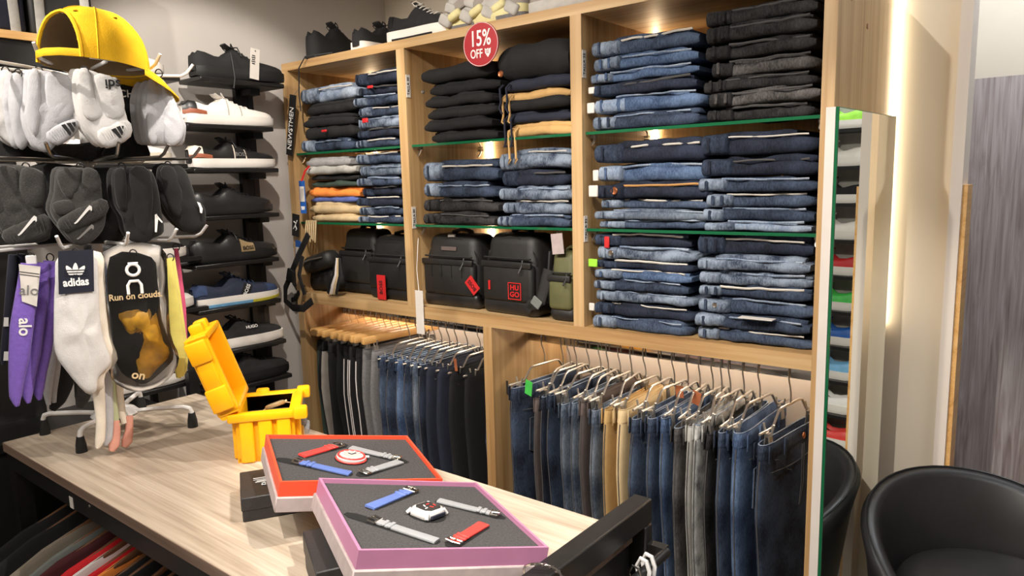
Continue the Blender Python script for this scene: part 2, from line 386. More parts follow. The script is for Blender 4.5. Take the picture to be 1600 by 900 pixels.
def fold_item(name, x0, x1, z0, h, mt, label, cat, group, seed, style='jeans', yf=1.768, depth=.30, wb='denim_worn', thr='thread', flip=False):
    rnd = random.Random(seed)
    xj0, xj1 = x0+rnd.uniform(0, .016), x1-rnd.uniform(0, .022); yf = yf+rnd.uniform(-.006, .014); w = xj1-xj0
    t = thing(name, label, cat, ((x0+x1)/2, yf, z0), group=group)
    ox = (x0+x1)/2; L = lambda x: x-ox
    yb = depth
    two = (rnd.random() < .75 or style == 'jeans') and cat != 'jacket'
    s2 = rnd.uniform(.60, .74) if two else 1.0
    bx = xj0+(.12*w if style == 'jeans' else 0)
    sd = seed*1.37
    roll(MB(), L(bx), L(xj1), .001, h*s2+.004, .004, yb, sd, .010, droop=rnd.uniform(0, .25)).build('folded_leg', mt, t, 60)
    fl = rnd.uniform(.012, .020)
    if two: roll(MB(), L(bx+rnd.uniform(0, .02)), L(xj1-rnd.uniform(.0, .05)), h*s2-.004, h+.001, fl, yb, sd, .010).build('folded_panel', mt, t, 60)
    if style == 'jeans':
        wx = xj0+w*rnd.uniform(.20, .32)
        wbo = roll(MB(), L(xj0), L(wx), h*.04, h*rnd.uniform(.78, .96), -.002, yb*.8, seed+9, .006, ridge=rnd.choice((3, 4, 5)), nx=26, endr=.7).build('waistband', wb, t, 60)
        for k in range(rnd.choice((1, 1, 2))):
            xx = xj0+w*(.09+.09*k)
            MB().rbox((L(xx), -.009, h*.48), (.008, .006, h*.66), .002, 1).build('belt_loop', mt, wbo)
    if style in ('jeans', 'chino') and thr:
        pts = []
        x9 = bx+w*rnd.uniform(.05, .12)
        for i in range(25):
            x = x9+(xj1-w*.06-x9)*i/24
            wy = .016*noise.noise(V((x*11, sd*3.1, 9.2)))+.009*noise.noise(V((x*34, sd*5.1, 2.2)))
            wz = .010*noise.noise(V((x*8, sd*7.3, 1.7)))+.004*noise.noise(V((x*23, sd*2.3, 6.7)))
            pts.append((L(x), min(fl, .014)+wy-.004, h*s2+.0065+wz*.5))
        MB().tube(pts, .0018+.0014*rnd.random(), 5).build('seam', thr, t)
    return t
BAYN = ['left bay', 'middle bay', 'right bay']; SHN = ['upper shelf', 'middle shelf', 'bottom shelf']
_seed = [10]
def stack(bay, shelf, side, px0, px1, py, pytop, items, depth=.30, yf=1.768):
    """items top to bottom: (relative height, material, colour words, style, extra)"""
    zb = (ZG1, ZG2, ZB)[shelf]+.0005
    a, b = BAYS[bay]
    x0 = max(a+.006, atY(px0, py, yf).x); x1 = min(b-.004, atY(px1, py, yf).x)
    zt = atY((px0+px1)/2, pytop, yf).z
    tot = sum(i[0] for i in items); z = zt; out = []
    if items and zb > zt: raise Exception('stack')
    H = zt-zb
    for k, it in enumerate(items):
        h = H*it[0]/tot; z -= h; _seed[0] += 1
        kind = it[5] if len(it) > 5 else 'jeans'
        lab = 'folded %s %s, %s, %sstack on %s of %s' % (it[2], kind, ORD[k], side+' ' if side else '', SHN[shelf], BAYN[bay])
        st = it[3] if len(it) > 3 else 'jeans'
        wb = it[4] if len(it) > 4 and it[4] else 'denim_worn'
        thr = ('thread', 'denim_light', 'denim_light')[k % 3] if st == 'jeans' else None
        if wb == 'white_card': wb = 'denim_light'
        if it[1] in ('denim_black', 'denim_charcoal'): thr = 'thread_dark'; wb = 'denim_black'
        if it[1] == 'denim_navy': thr = 'thread_dark' if k % 2 else 'thread'; wb = 'denim_dark'
        if 'copper' in it[2]: thr = 'thread_tan'; wb = 'denim_navy'
        o = fold_item('folded_'+kind.replace(' ', '_'), x0+(.008 if k % 2 else 0), x1, z, h, it[1], lab, kind, 'folded clothes on the shelves', _seed[0], st, yf, depth, wb, thr)
        out.append((o, x0-(x0+x1)/2, h, x1-x0))
    return out
J = 'jeans'
s = stack(2, 0, 'left', 918, 1093, 130, 48, [(36, 'denim_mid', 'faded blue'), (30, 'denim_blue', 'mid blue'), (22, 'denim_blue', 'blue'), (27, 'denim_navy', 'plain navy', J, 'white_card'), (36, 'denim_blue', 'bright blue', J, 'white_card'), (33, 'denim_dark', 'worn dark blue')])
def patch(it, mt, fx, fz, w, h, dy=-.006, name='brand_patch'):
    o, lx, hh, ww = it; MB().rbox((lx+ww*fx, dy-.002, hh*fz), (w, .006, hh*h), .002, 1).build(name, mt, o)
def button(it, mt, fx, fz, r=.009):
    o, lx, hh, ww = it; MB().lathe([(.001, 0), (r, 0), (r, .002), (r*.8, .004), (r*.3, .003), (.0005, .003)], 14, Matrix.Translation((lx+ww*fx, -.008, hh*fz)) @ Matrix.Rotation(PI/2, 4, 'X')).build('button', mt, o)
patch(s[3], 'white_card', .03, .5, .02, .5); patch(s[4], 'white_card', .03, .4, .024, .6)
s = stack(2, 0, 'right', 1095, 1284, 100, 1, [(26, 'denim_black', 'washed black'), (28, 'denim_black', 'black'), (26, 'denim_black', 'soft black'), (28, 'denim_charcoal', 'charcoal black'), (24, 'denim_black', 'deep black'), (24, 'denim_charcoal', 'grey black'), (24, 'denim_black', 'faded black')])
s = stack(2, 1, 'left', 925, 1112, 290, 218, [(36, 'denim_navy', 'thick navy'), (31, 'denim_blue', 'light blue', J, 'white_card'), (28, 'denim_navy', 'dark copper-buttoned'), (17, 'denim_mid', 'thin blue'), (18, 'denim_greyblue', 'pale grey blue'), (15, 'denim_mid', 'flat blue')])
button(s[2], 'copper', .22, .5, .011); patch(s[2], 'white_card', .03, .5, .03, .7); patch(s[1], 'white_card', .02, .4, .018, .6)
s = stack(2, 1, 'right', 1090, 1277, 280, 204, [(36, 'denim_navy', 'soft navy'), (33, 'denim_navy', 'navy'), (23, 'denim_dark', 'dark blue'), (24, 'denim_mid', 'worn blue'), (22, 'denim_dark', 'dark worn blue'), (15, 'denim_light', 'pale blue')])
s = stack(2, 2, 'left', 924, 1083, 440, 366, [(24, 'denim_navy', 'navy'), (26, 'denim_worn', 'faded metal-buttoned'), (17, 'denim_navy', 'plain navy', J, 'white_card'), (18, 'denim_blue', 'light blue'), (22, 'denim_dark', 'dark blue'), (22, 'denim_worn', 'worn blue'), (25, 'denim_navy', 'deep navy', J, 'white_card'), (27, 'denim_mid', 'mid blue')])
button(s[1], 'steel', .2, .5, .009); patch(s[2], 'lime', .03, .6, .03, .9, -.012, 'green_tag'); patch(s[0], 'tag_red', .17, .3, .016, .9, -.012, 'red_tag'); patch(s[6], 'white_card', .02, .5, .018, .6)
s = stack(2, 2, 'right', 1083, 1271, 450, 368, [(36, 'denim_navy', 'thick navy'), (27, 'denim_worn', 'worn blue'), (24, 'denim_worn', 'whiskered blue'), (22, 'denim_dark', 'dark blue'), (30, 'denim_mid', 'button-fly blue'), (25, 'denim_dark', 'dark navy'), (25, 'denim_mid', 'mid blue')])
button(s[4], 'steel', .2, .5, .007)
o, lx, hh, ww = s[5]; MB().box((.02, -.012, hh+.001), (.085, .03, .0015)).build('white_ticket', 'white_card', o, sm=0)
P = 'plain'
s = stack(1, 0, 'left', 655, 773, 160, 99, [(26, 'black_cloth', 'black', P, None, 'trousers'), (22, 'soft_black', 'soft black', P, None, 'trousers'), (22, 'black_cloth', 'matt black', P, None, 'trousers'), (20, 'black_cloth', 'plain black', P, None, 'trousers'), (20, 'soft_black', 'deep black', P, None, 'trousers'), (20, 'black_cloth', 'dull black', P, None, 'trousers')])
button(s[1], 'steel', .05, .4, .007)
s = stack(1, 0, 'right', 775, 891, 150, 62, [(64, 'black_cloth', 'bulky black', P, None, 'jacket'), (18, 'navy_cloth', 'navy', P, None, 'shorts'), (18, 'tan_cloth', 'tan', P, None, 'shorts'), (18, 'black_cloth', 'black', P, None, 'shorts'), (22, 'navy_cloth', 'dark navy', P, None, 'shorts'), (24, 'tan_cloth', 'sandy tan', P, None, 'shorts')])
button(s[0], 'copper', .12, .2, .01)
for k, (it, mt) in enumerate(((s[1], 'navy_cloth'), (s[2], 'tan_cloth'), (s[4], 'navy_cloth'), (s[5], 'tan_cloth'))):
    o, lx, hh, ww = it
    for q in (0, 1):
        x = lx+.02+.025*q+.008*k
        MB().tube([(x, .002, hh*.7), (x-.004, -.012, hh*.3), (x+.002, -.016, -.03-.012*k), (x-.006, -.014, -.05-.01*k), (x+.004, -.013, -.066)], .0035, 5).build('drawstring', mt, o)
s = stack(1, 1, 'left', 657, 773, 300, 250, [(36, 'denim_dark', 'dark blue'), (28, 'denim_dark', 'inky blue'), (25, 'denim_black', 'black'), (22, 'denim_black', 'washed black')])
s = stack(1, 1, 'right', 776, 892, 290, 232, [(36, 'denim_worn', 'pale worn blue'), (28, 'denim_navy', 'navy blue'), (25, 'denim_worn', 'bleached blue'), (24, 'denim_worn', 'faded blue'), (22, 'denim_mid', 'mid blue')])
s = stack(0, 0, 'left', 468, 553, 180, 130, [(32, 'denim_light', 'light blue'), (24, 'black_cloth', 'black', P, None, 'trousers'), (24, 'soft_black', 'soft black', P, None, 'trousers'), (23, 'black_cloth', 'plain black', P, None, 'trousers'), (24, 'denim_dark', 'dark blue')])
patch(s[3], 'tag_red', .5, .6, .03, .2, -.008, 'red_tag')
s = stack(0, 0, 'right', 554, 626, 170, 108, [(26, 'denim_navy', 'navy'), (18, 'denim_navy', 'deep navy'), (20, 'denim_dark', 'dark blue'), (20, 'denim_dark', 'faded dark blue'), (22, 'denim_worn', 'worn blue'), (18, 'denim_navy', 'dark navy'), (18, 'denim_dark', 'ink blue')])
patch(s[1], 'tag_red', .35, .8, .03, .3, -.008, 'red_tag'); patch(s[4], 'tag_red', .25, .7, .03, .4, -.008, 'red_tag')
s = stack(0, 1, 'left', 474, 556, 300, 244, [(22, 'grey_cloth', 'grey', P, None, 'joggers'), (18, 'lightgrey_cloth', 'light grey', P, None, 'joggers'), (14, 'black_cloth', 'black', P, None, 'joggers'), (14, 'green_cloth', 'dark green', P, None, 'shorts'), (22, 'orange_cloth', 'orange', P, None, 'shorts'), (12, 'periwinkle_cloth', 'periwinkle blue', P, None, 'shorts'), (26, 'beige_cloth', 'beige', P, None, 'shorts'), (18, 'beige_cloth', 'sand beige', P, None, 'shorts')])
s = stack(0, 1, 'right', 557, 629, 295, 238, [(22, 'denim_mid', 'mid blue'), (24, 'denim_greyblue', 'grey blue'), (20, 'denim_mid', 'worn mid blue'), (20, 'denim_navy', 'navy'), (20, 'denim_navy', 'deep navy'), (18, 'denim_dark', 'dark blue'), (16, 'denim_dark', 'inky blue')])

# ------------------------------------------------------------------ hangers and hanging trousers
def copy_tree(o, parent=None):
    c = o.copy(); COL.objects.link(c)
    if parent: c.parent = parent
    for ch in list(o.children): copy_tree(ch, c)
    return c
HOOK = [(0, .0135, -.014), (0, .0145, .006), (0, .010, .019), (0, 0, .0235), (0, -.012, .019), (0, -.0175, .004), (0, -.015, -.02), (0, -.005, -.042), (0, 0, -.06)]
def clip(mb, y, z, w=.02):
    mb.box((.006, y, z-.018), (.003, w, .040), Matrix.Rotation(-.10, 3, 'Y')); mb.box((-.006, y, z-.018), (.003, w, .040), Matrix.Rotation(.10, 3, 'Y'))
    mb.tube([(-.006, y, z-.008), (-.011, y, z+.012), (-.014, y, z+.026)], .003, 6); mb.tube([(.006, y, z-.008), (.011, y, z+.012), (.014, y, z+.026)], .003, 6)
    mb.tube([(0, y-w/2, z-.004), (0, y+w/2, z-.004)], .0045, 8)
    return mb
def clip_hanger():
    t = thing('clip_hanger', '', 'hanger')
    MB().tube(HOOK+[(0, 0, -.088)], .0022, 6).build('hook', 'hanger_steel', t)
    MB().tube([(0, -.175, -.130), (0, -.115, -.130), (0, -.098, -.124), (0, -.070, -.092), (0, -.055, -.088), (0, .055, -.088), (0, .07, -.092), (0, .098, -.124), (0, .115, -.13), (0, .175, -.13)], .0036, 6).build('wire_bar', 'hanger_steel', t)
    for y in (-.125, .125): clip(MB(), y, -.140).build('clip', 'hanger_steel', t)
    return t
def wood_hanger():
    t = thing('wooden_hanger', '', 'hanger')
    MB().tube(HOOK, .0019, 6).build('hook', 'chrome', t)
    MB().rbox((0, 0, -.064), (.022, .38, .030), .006, 2).build('wooden_bar', 'hanger_wood', t)
    for y in (-.13, .13): clip(MB(), y, -.094).build('clip', 'hanger_steel', t)
    return t
def trouser(x, zw, mt, label, seed, rot=0, wid=.35, length=.93, thk=.030, group='', jeans=True, wbm=None, stripe=None, yc=1.965, kind='jeans', thr='thread_dark', fat=1.0):
    rnd = random.Random(seed)
    t = thing('hanging_'+kind, label, kind, (x, yc, zw), (0, 0, rot), group)
    n = 28; secs = []
    lv = [0, -.02, -.045, -.07, -.12, -.19, -.28, -.38, -.50, -.62, -.74, -.84, -length]
    def wd(z):
        q = -z
        if q < .2: return wid*(1+.10*math.sin(q/.2*PI/2))
        return wid*1.10*(1-(q-.2)/(length-.2)*.36)
    def sec(z, k=1.0, kt=1.0):
        out = []; w = wd(z)*k
        for i in range(n):
            a = i*2*PI/n; c, s_ = math.cos(a), math.sin(a)
            yy = math.copysign(abs(c)**.72, c)*w/2; xx = math.copysign(abs(s_)**.8, s_)
            edge = .75+.45*abs(yy/(w/2))**2 if z > -.1 else 1.0
            th = thk*fat*(1+.25*noise.noise(V((yy*9, z*3, seed))))*edge*kt
            dx = .006*noise.noise(V((yy*7+seed, z*2.2, 3.3)))*min(1, .4-z*2)+.003*math.sin(yy*26+seed)*min(1, -z*3)
            dy = .012*noise.noise(V((seed, z*4, .5)))*min(1, -z*5)
            out.append(V((xx*th/2+dx, yy+dy, z)))
        return out
    for z in lv: secs.append(sec(z))
    top = [sec(-.05, .97, .7), sec(-.001, .985, .84)]
    MB().loft(top+secs, True, (False, True)).build('trouser_body', mt, t, 70)
    wb = wbm or mt
    wsec = [sec(-.001, 1.006, 1.12), sec(-.018, 1.008, 1.14), sec(-.037, 1.006, 1.12)]
    w = MB().loft([sec(-.03, .98, .86), sec(.001, .985, .9)]+wsec+[sec(-.0375, .99, .98)], True, (False, False)).build('waistband', wb, t, 70)
    if thr: MB().tube(sec(.002, 1.0, 1.02), .0016, 4, True).build('waist_edge', 'denim_light' if jeans and thr == 'thread_dark' and mt.startswith('denim') and not mt.endswith('black') else wb, w)
    if jeans:
        for yy in (-wid*.47, -wid*.22, wid*.2):
            for sx in ((1,) if yy > -wid*.4 else (1, -1)):
                MB().rbox((sx*thk*fat*.62, yy, -.022), (.004, .010, .048), .0015, 1).build('belt_loop', mt, w)
        # yoke seam, side seam and a back pocket on the face that looks to the camera
        pts = [(thk*fat*.56, -wid*.42+wid*.8*k/8, -.075-.012*math.sin(k/8*PI)) for k in range(9)]
        MB().tube(pts, .0013, 4).build('yoke_seam', thr, t)
        zz = [-.04-k*(length-.1)/14 for k in range(15)]
        def front(z):
            q = sec(z); p = min(q, key=lambda v: v.y); return (p.x+.002, p.y-.0005, z)
        MB().tube([front(z) for z in zz], .0016, 4).build('side_seam', thr, t)
        if label.startswith('wide dark'):
            for dx_ in (0, .012): MB().tube([(thk*fat*.60, .03+dx_, -.045), (thk*fat*.62, .03+dx_, -.16), (thk*fat*.60, .02+dx_*.4, -.22)], .0013, 4).build('fly_seam', 'thread_dark', t)
            MB().lathe([(.001, 0), (.009, 0), (.009, .002), (.005, .004), (.0005, .003)], 14, Matrix.Translation((thk*fat*.68, .03, -.02)) @ Matrix.Rotation(PI/2, 4, 'Y')).build('button', 'copper', t)
            MB().tube([(thk*fat*.60, -.13+.012*i, -.045-.055*math.sin(i/8*PI/2)**2) for i in range(9)], .0013, 4).build('pocket_seam', 'thread_dark', t)
            return t
        pk = [(-.055, 0), (.055, 0), (.06, -.11), (0, -.135), (-.06, -.11)]
        M = Matrix.Translation((thk*fat*.58, -wid*.18, -.11)) @ Matrix.Rotation(PI/2, 4, 'Z')
        MB().prism(pk, .003, M).build('pocket', mt, t)
        q = [M @ V((p[0], -.0035, p[1])) for p in pk]; MB().tube(q, .0012, 4, True).build('pocket_seam', thr, t)
    if stripe:
        for k in range(stripe):
            zz = [-.05-i*(length-.1)/12 for i in range(13)]
            def fr(z):
                q = sec(z); p = min(q, key=lambda v: v.y); return V((p.x+(k-.5*(stripe-1))*.011, p.y-.001, z))
            MB().sweep([fr(z) for z in zz], .006, .002, (0, -1, 0), 8).build('white_stripe', 'white_cloth', t)
    return t
CH = clip_hanger(); WH = wood_hanger(); used = {'c': False, 'w': False}
def hang(kind, x, label, group, rot=0):
    src = CH if kind == 'c' else WH
    o = src if not used[kind] else copy_tree(src)
    used[kind] = True
    o.location = (x, 1.95, 1.170); o.rotation_euler = (0, 0, rot); o['label'] = label; o['group'] = group
RIGHT = [(766, 'denim_mid', 'dark blue faded jeans with seamed back pocket', 'denim_dark'), (803, 'denim_dark', 'dark blue jeans below green tag', None), (832, 'taupe_cloth', 'narrow dark taupe trousers', None), (843, 'denim_navy', 'navy jeans', None), (853, 'denim_dark', 'dark blue jeans with doubled loops', None), (873, 'denim_greyblue', 'grey blue jeans with pale lining', None), (891, 'denim_greyblue', 'slim slate jeans', None), (903, 'taupe_cloth', 'taupe brown trousers', None), (922, 'denim_greyblue', 'washed grey blue jeans', None), (940, 'khaki_cloth', 'khaki cotton trousers', None), (962, 'sand_cloth', 'pale sand chinos', None), (986, 'denim_mid', 'blue jeans beside sand chinos', None), (1008, 'denim_mid', 'plain mid blue jeans', None), (1030, 'denim_blue', 'clear blue jeans', None), (1049, 'denim_charcoal', 'washed charcoal jeans', None), (1070, 'lightgrey_cloth', 'light grey jeans', None), (1084, 'denim_acid', 'bleached grey and white jeans', None), (1098, 'denim_black', 'washed black jeans', None), (1120, 'denim_mid', 'deep blue jeans', None), (1146, 'denim_blue', 'bright faded blue jeans with worn thigh', None), (1196, 'denim_dark', 'wide dark blue jeans with brass button', None)]
XR = [atY(r[0], 640, 1.79).x+.012 for r in RIGHT]
def room(xs, k): return min([abs(xs[k]-xs[i]) for i in (k-1, k+1) if 0 <= i < len(xs)])
for k, (px, mt, lab, wbm) in enumerate(RIGHT):
    x = XR[k]
    rot = (.01, -.02, .02, -.01, .015)[k % 5]
    fat = 1.0
    if k in (0, 1): rot = -.10; fat = 1.2
    if k == 10: fat = 1.25
    if k == 19: fat = 1.5; rot = -.02
    if k == 20: rot = -.13; fat = 1.1
    isj = 'jeans' in lab
    zw = 1.015+.012*math.sin(k*2.1)
    trouser(x, zw, mt, '%s hanging %son right rail' % (lab, 'first from left ' if k == 0 else 'last at right end ' if k == 20 else ''), 100+k, rot, .35, .93, max(.014, min(.031, room(XR, k)*.86)), 'trousers on the right rail', True, wbm, kind='jeans' if isj else 'trousers', thr='thread_dark', fat=fat)
    hang('c', x+.002, 'chrome clip hanger holding the %s on right rail' % lab, 'clip hangers on the rails', rot+(.12, -.05, .2, -.14, .04, -.2, .1)[k % 7]*(.6 if k < 20 else 0))
LEFT = [(474, 'green_cloth', 'dark green joggers', 0, 0), (485, 'stone_cloth', 'grey joggers with black waistband', 0, 0), (498, 'soft_black', 'black trousers', 0, 0), (513, 'black_cloth', 'matt black trousers', 0, 0), (525, 'soft_black', 'plain black trousers', 0, 0), (536, 'black_cloth', 'black track trousers with one white stripe', 0, 1), (545, 'black_cloth', 'black track trousers with two white stripes', 0, 2), (555, 'black_cloth', 'black track trousers with thin white stripe', 0, 1), (566, 'midgrey_cloth', 'grey sweat trousers', 0, 0), (578, 'midgrey_cloth', 'mottled grey sweat trousers', 0, 0), (590, 'denim_mid', 'mid blue jeans beside the grey sweat trousers', 1, 0), (604, 'denim_dark', 'dark blue jeans with creased thigh', 1, 0), (617, 'denim_blue', 'clear blue jeans', 1, 0), (630, 'denim_dark', 'dark slim jeans', 1, 0), (640, 'denim_greyblue', 'faded grey blue jeans', 1, 0), (652, 'denim_navy', 'navy jeans with tan label', 1, 0), (664, 'navy_cloth', 'dark navy trousers', 1, 0), (680, 'navy_cloth', 'wide navy cargo trousers', 1, 0), (700, 'soft_black', 'near black cargo trousers', 1, 0), (722, 'soft_black', 'black cotton trousers beside the oak divider', 1, 0)]
XL = [atY(r[0], 560, 1.79).x+.012 for r in LEFT]; XL[0] = -2.468; XL[1] = -2.435
for k, (px, mt, lab, cl, st) in enumerate(LEFT):
    x = XL[k]
    rot = (.01, -.02, .01, -.01, .02)[k % 5]
    zw = 1.062 if not cl else 1.045
    wbm = 'soft_black' if k < 2 else None
    trouser(x, zw, mt, lab+' hanging on left rail', 200+k, rot if k > 1 else 0, .35, .95, max(.014, min(.032, room(XL, k)*.86)), 'trousers on the left rail', 'denim' in mt, wbm, st, kind='jeans' if 'jeans' in lab else 'trousers')
    hang('c' if cl else 'w', x+.002, ('chrome clip hanger' if cl else 'light wooden hanger')+' holding %s on left rail' % lab, 'clip hangers on the rails' if cl else 'wooden hangers on the left rail', (rot if k > 1 else 0)+(0 if cl else (.0 if k < 8 else -.12)))
# small cards pinned on the hanging jeans
def card_on(px, py, Y, w, h, mt, label, name, tilt=0, txt=None):
    p = atY(px, py, Y)
    o = thing(name, label, 'tag', p, (0, tilt, -.25))
    MB().box((0, 0, 0), (w, .0016, h)).build('card', mt, o, sm=0)
    if txt: text(txt, h*.45, 'print_white', o, (0, -.0012, 0), (PI/2, 0, 0))
    return o
card_on(826, 606, 1.775, .034, .048, 'tag_green', 'bright green card pinned on second jeans of right rail', 'green_tag', .15)
card_on(790, 605, 1.82, .030, .046, 'black_card', 'black card behind waist of first jeans on right rail', 'black_tag', -.1)
card_on(1088, 622, 1.90, .03, .04, 'patch_tan', 'brown leather patch tag above hanging jeans', 'leather_tag', .2)
card_on(1062, 612, 1.93, .028, .036, 'patch_tan', 'smaller brown leather tag above middle of right rail', 'leather_tag', -.1)
card_on(712, 570, 1.80, .016, .045, 'patch_tan', 'narrow brown tag on black trousers of left rail', 'leather_tag', -.15)

# ------------------------------------------------------------------ shoes
ST = [(0, .024, .066), (.03, .031, .076), (.10, .035, .073), (.20, .036, .064), (.29, .037, .063), (.35, .039, .078), (.41, .041, .088), (.50, .045, .078), (.60, .049, .063), (.70, .051, .058), (.80, .050, .054), (.89, .045, .050), (.95, .037, .045), (.985, .024, .039), (1, .010, .031)]
def shoe(label, loc, rz, upper='leather_black', sole='sole_white', sh=.026, L=.315, hk=1.0, laces='leather_white', lining='soft_black', heel=None, heel2=None, panel=None, ptxt=None, pcol='print_white', slant=0, stripes=None, toe=None, sole2=None, flex=0, group='display shoes', rx=0, name='sneaker', bow=False, label_side=-1, pside=(.47, .56)):
    t = thing(name, label, 'shoe', loc, (rx, 0, rz), group)
    def prof(s, w, h, k=1.0):
        o = 1.0 if .04 < s < .36 else (0.55 if s <= .04 else 0)
        h = h*hk; b = sh*.6
        q = [(1.0, b), (1.04, b+(h-b)*.28), (.98, b+(h-b)*.60), (.84, b+(h-b)*.88), (.68, h)]
        inn = [(.56, h*.985), (.46, h*.8), (.25, h*(.58 if o else 1)), (0, h*.55)] if o else [(.52, h*1.03), (.36, h*1.05), (.18, h*1.06), (0, h*1.065)]
        if 0 < o < 1: inn = [(.56, h), (.45, h*.97), (.25, h*.9), (0, h*.88)]
        r = q+inn
        full = [V((s*L, -w*k*a, z)) for a, z in r]+[V((s*L, w*k*a, z)) for a, z in r[-2::-1]]
        return full
    s0 = [V((p.x-.010, p.y*.55, sh*.6+(p.z-sh*.6)*.9)) for p in prof(*ST[0])]
    MB().loft([s0]+[prof(*p) for p in ST]).build('upper', upper, t, 60)
    # sole
    secs = []
    for s, w, h in ST:
        x = s*L*1.02-.004; ww = w+.005; lift = .012*max(0, s-.75)**1.2*3 if s > .75 else (.006*max(0, .06-s)*10)
        w0 = ww*.93
        fx = flex*math.sin(s*PI*9)*.5
        secs.append([V((x, -w0, lift)), V((x, -ww, lift+sh*.25)), V((x, -ww-fx, sh*.6)), V((x, -ww*.99, sh+.002)), V((x, 0, sh+.001)), V((x, ww*.99, sh+.002)), V((x, ww+fx, sh*.6)), V((x, ww, lift+sh*.25)), V((x, w0, lift)), V((x, 0, lift))])
    so = MB().loft(secs).build('sole', sole, t, 45)
    if sole2:
        s2 = []
        for s, w, h in ST:
            x = s*L*1.02-.004; ww = w+.0062; lift = .012*max(0, s-.75)**1.2*3 if s > .75 else 0
            s2.append([V((x, -ww*.95, lift-.0012)), V((x, -ww, lift+sh*.30)), V((x, ww, lift+sh*.30)), V((x, ww*.95, lift-.0012))])
        for mt, a, b in sole2: MB().loft(s2[a:b]).build('outsole', mt, so, 45)
    def top(s):
        for a, b in zip(ST, ST[1:]):
            if a[0] <= s <= b[0]:
                f = (s-a[0])/(b[0]-a[0]); return a[1]+(b[1]-a[1])*f, (a[2]+(b[2]-a[2])*f)*hk
        return ST[-1][1], ST[-1][2]*hk
    # tongue, lining, laces
    w, h = top(.40)
    MB().sweep([(.47*L, 0, top(.47)[1]*1.06), (.41*L, 0, h*1.08), (.365*L, 0, h*1.14), (.335*L, 0, h*1.16+.006)], [.04, .046, .048, .042], .007, (0, 0, 1) if False else (.5, 0, .86), 10).build('tongue', upper, t, 60)
    MB().loft([[V((.05*L+.31*L*q, -k*.52*top(.05+.31*q)[0], top(.05+.31*q)[1]*.72)) for k in (-1, -.5, 0, .5, 1)] for q in (0, .25, .5, .75, 1)], False).build('lining', lining, t)
    if laces:
        m = MB()
        for k in range(6):
            s = .42+k*.052; w, h = top(s)
            m.tube([(s*L-.003, -w*.62, h*1.0), (s*L, -w*.36, h*1.06+.003), (s*L+.004, 0, h*1.085+.004), (s*L, w*.36, h*1.06+.003), (s*L-.003, w*.62, h)], .0026, 6)
        w, h = top(.43)
        for sg in (-1, 1):
            m.tube([(.43*L, 0, h*1.1+.004), (.40*L, sg*.018, h*1.12+.012), (.385*L, sg*.034, h*1.05+.010), (.41*L, sg*.030, h+.006), (.43*L, 0, h*1.1+.005)], .0022, 5)
            if bow: m.tube([(.43*L, 0, h*1.1+.004), (.45*L, sg*.03, h*1.06+.006), (.47*L, sg*.046, h*.8)], .0022, 5)
        m.build('laces', laces, t)
    def surf(s, f, off=.0015):
        w, h = top(s); b = sh*.6
        tab = [(1.0, 0), (1.04, .28), (.98, .60), (.84, .88), (.68, 1.0)]
        for a, c in zip(tab, tab[1:]):
            if a[1] <= f <= c[1]+1e-6:
                g = (f-a[1])/(c[1]-a[1]); k = a[0]+(c[0]-a[0])*g; break
        return V((s*L, label_side*(w*k+off), b+(h-b)*f))
    def patch_on(s0, s1, f0, f1, mt, nm, sl=0, off=.0016):
        MB().loft([[surf(s0+(s1-s0)*i/5+sl*(f0+(f1-f0)*q/4), f0+(f1-f0)*q/4, off) for q in range(5)] for i in range(6)], False).build(nm, mt, t)
    if panel:
        patch_on(pside[0], pside[1], .12, .92, panel, 'side_panel', slant)
    if stripes:
        for s0 in stripes[1:]: patch_on(s0, s0+.012, .12, .95, stripes[0], 'side_stripe', slant, .0022)
    if ptxt:
        p = surf((pside[0]+pside[1])/2+slant*.5, .5, .0042); text(ptxt, .019, pcol, t, p, (PI/2-.12, (rad(-62) if slant else 0), 0) if label_side < 0 else (PI/2, 0, PI), bold=.01, ext=.0004)
    if heel:
        MB().loft([[V((ST[max(i, 0)][0]*L-.0015-(.0095 if i < 0 else 0), sg*(ST[max(i, 0)][1]*1.03+.001)*k*(.6 if i < 0 else 1), sh*.6+(ST[max(i, 0)][2]*hk-sh*.6)*f*(.93 if i < 0 else 1))) for sg, k, f in ((-1, 1.0, .45), (-1, .98, .62), (-1, .86, .9), (-1, .68, 1.01), (-1, .4, 1.0), (1, .4, 1.0), (1, .68, 1.01), (1, .86, .9), (1, .98, .62), (1, 1, .45))] for i in (-1, 0, 1, 2)], False).build('heel_tab', heel, t)
    if heel2:
        MB().loft([[V((ST[max(i, 0)][0]*L-.002-(.0095 if i < 0 else 0), sg*(ST[max(i, 0)][1]*1.05+.0015)*k*(.6 if i < 0 else 1), sh*.6+(ST[max(i, 0)][2]*hk-sh*.6)*f)) for sg, k, f in ((-1, 1.0, .30), (-1, 1, .40), (-1, .98, .52), (-1, .95, .56))] for i in (-1, 0, 1, 2, 3)], False).build('heel_band', heel2, t)
    if toe:
        MB().loft([[V((p[0]*L, sg*p[1]*k*1.02, sh*.6+(p[2]*hk-sh*.6)*f+.001)) for sg, k, f in ((-1, 1.0, .1), (-1, 1.04, .35), (-1, .95, .72), (-1, .68, 1.02), (-1, .3, 1.07), (1, .3, 1.07), (1, .68, 1.02), (1, .95, .72), (1, 1.04, .35), (1, 1, .1))] for p in ST[10:]], False).build('toe_cap', toe, t)
    return t
XS = -2.44
ROWS = [2.085, 1.925, 1.775, 1.610, 1.443, 1.285, 1.125, .985]
YH = [1.345, 1.285, 1.295, 1.285, 1.270, 1.265, 1.275, 1.29]
rk = thing('shoe_rack', 'black wall-mounted shoe rack with slim shelves beside the oak unit', 'rack')
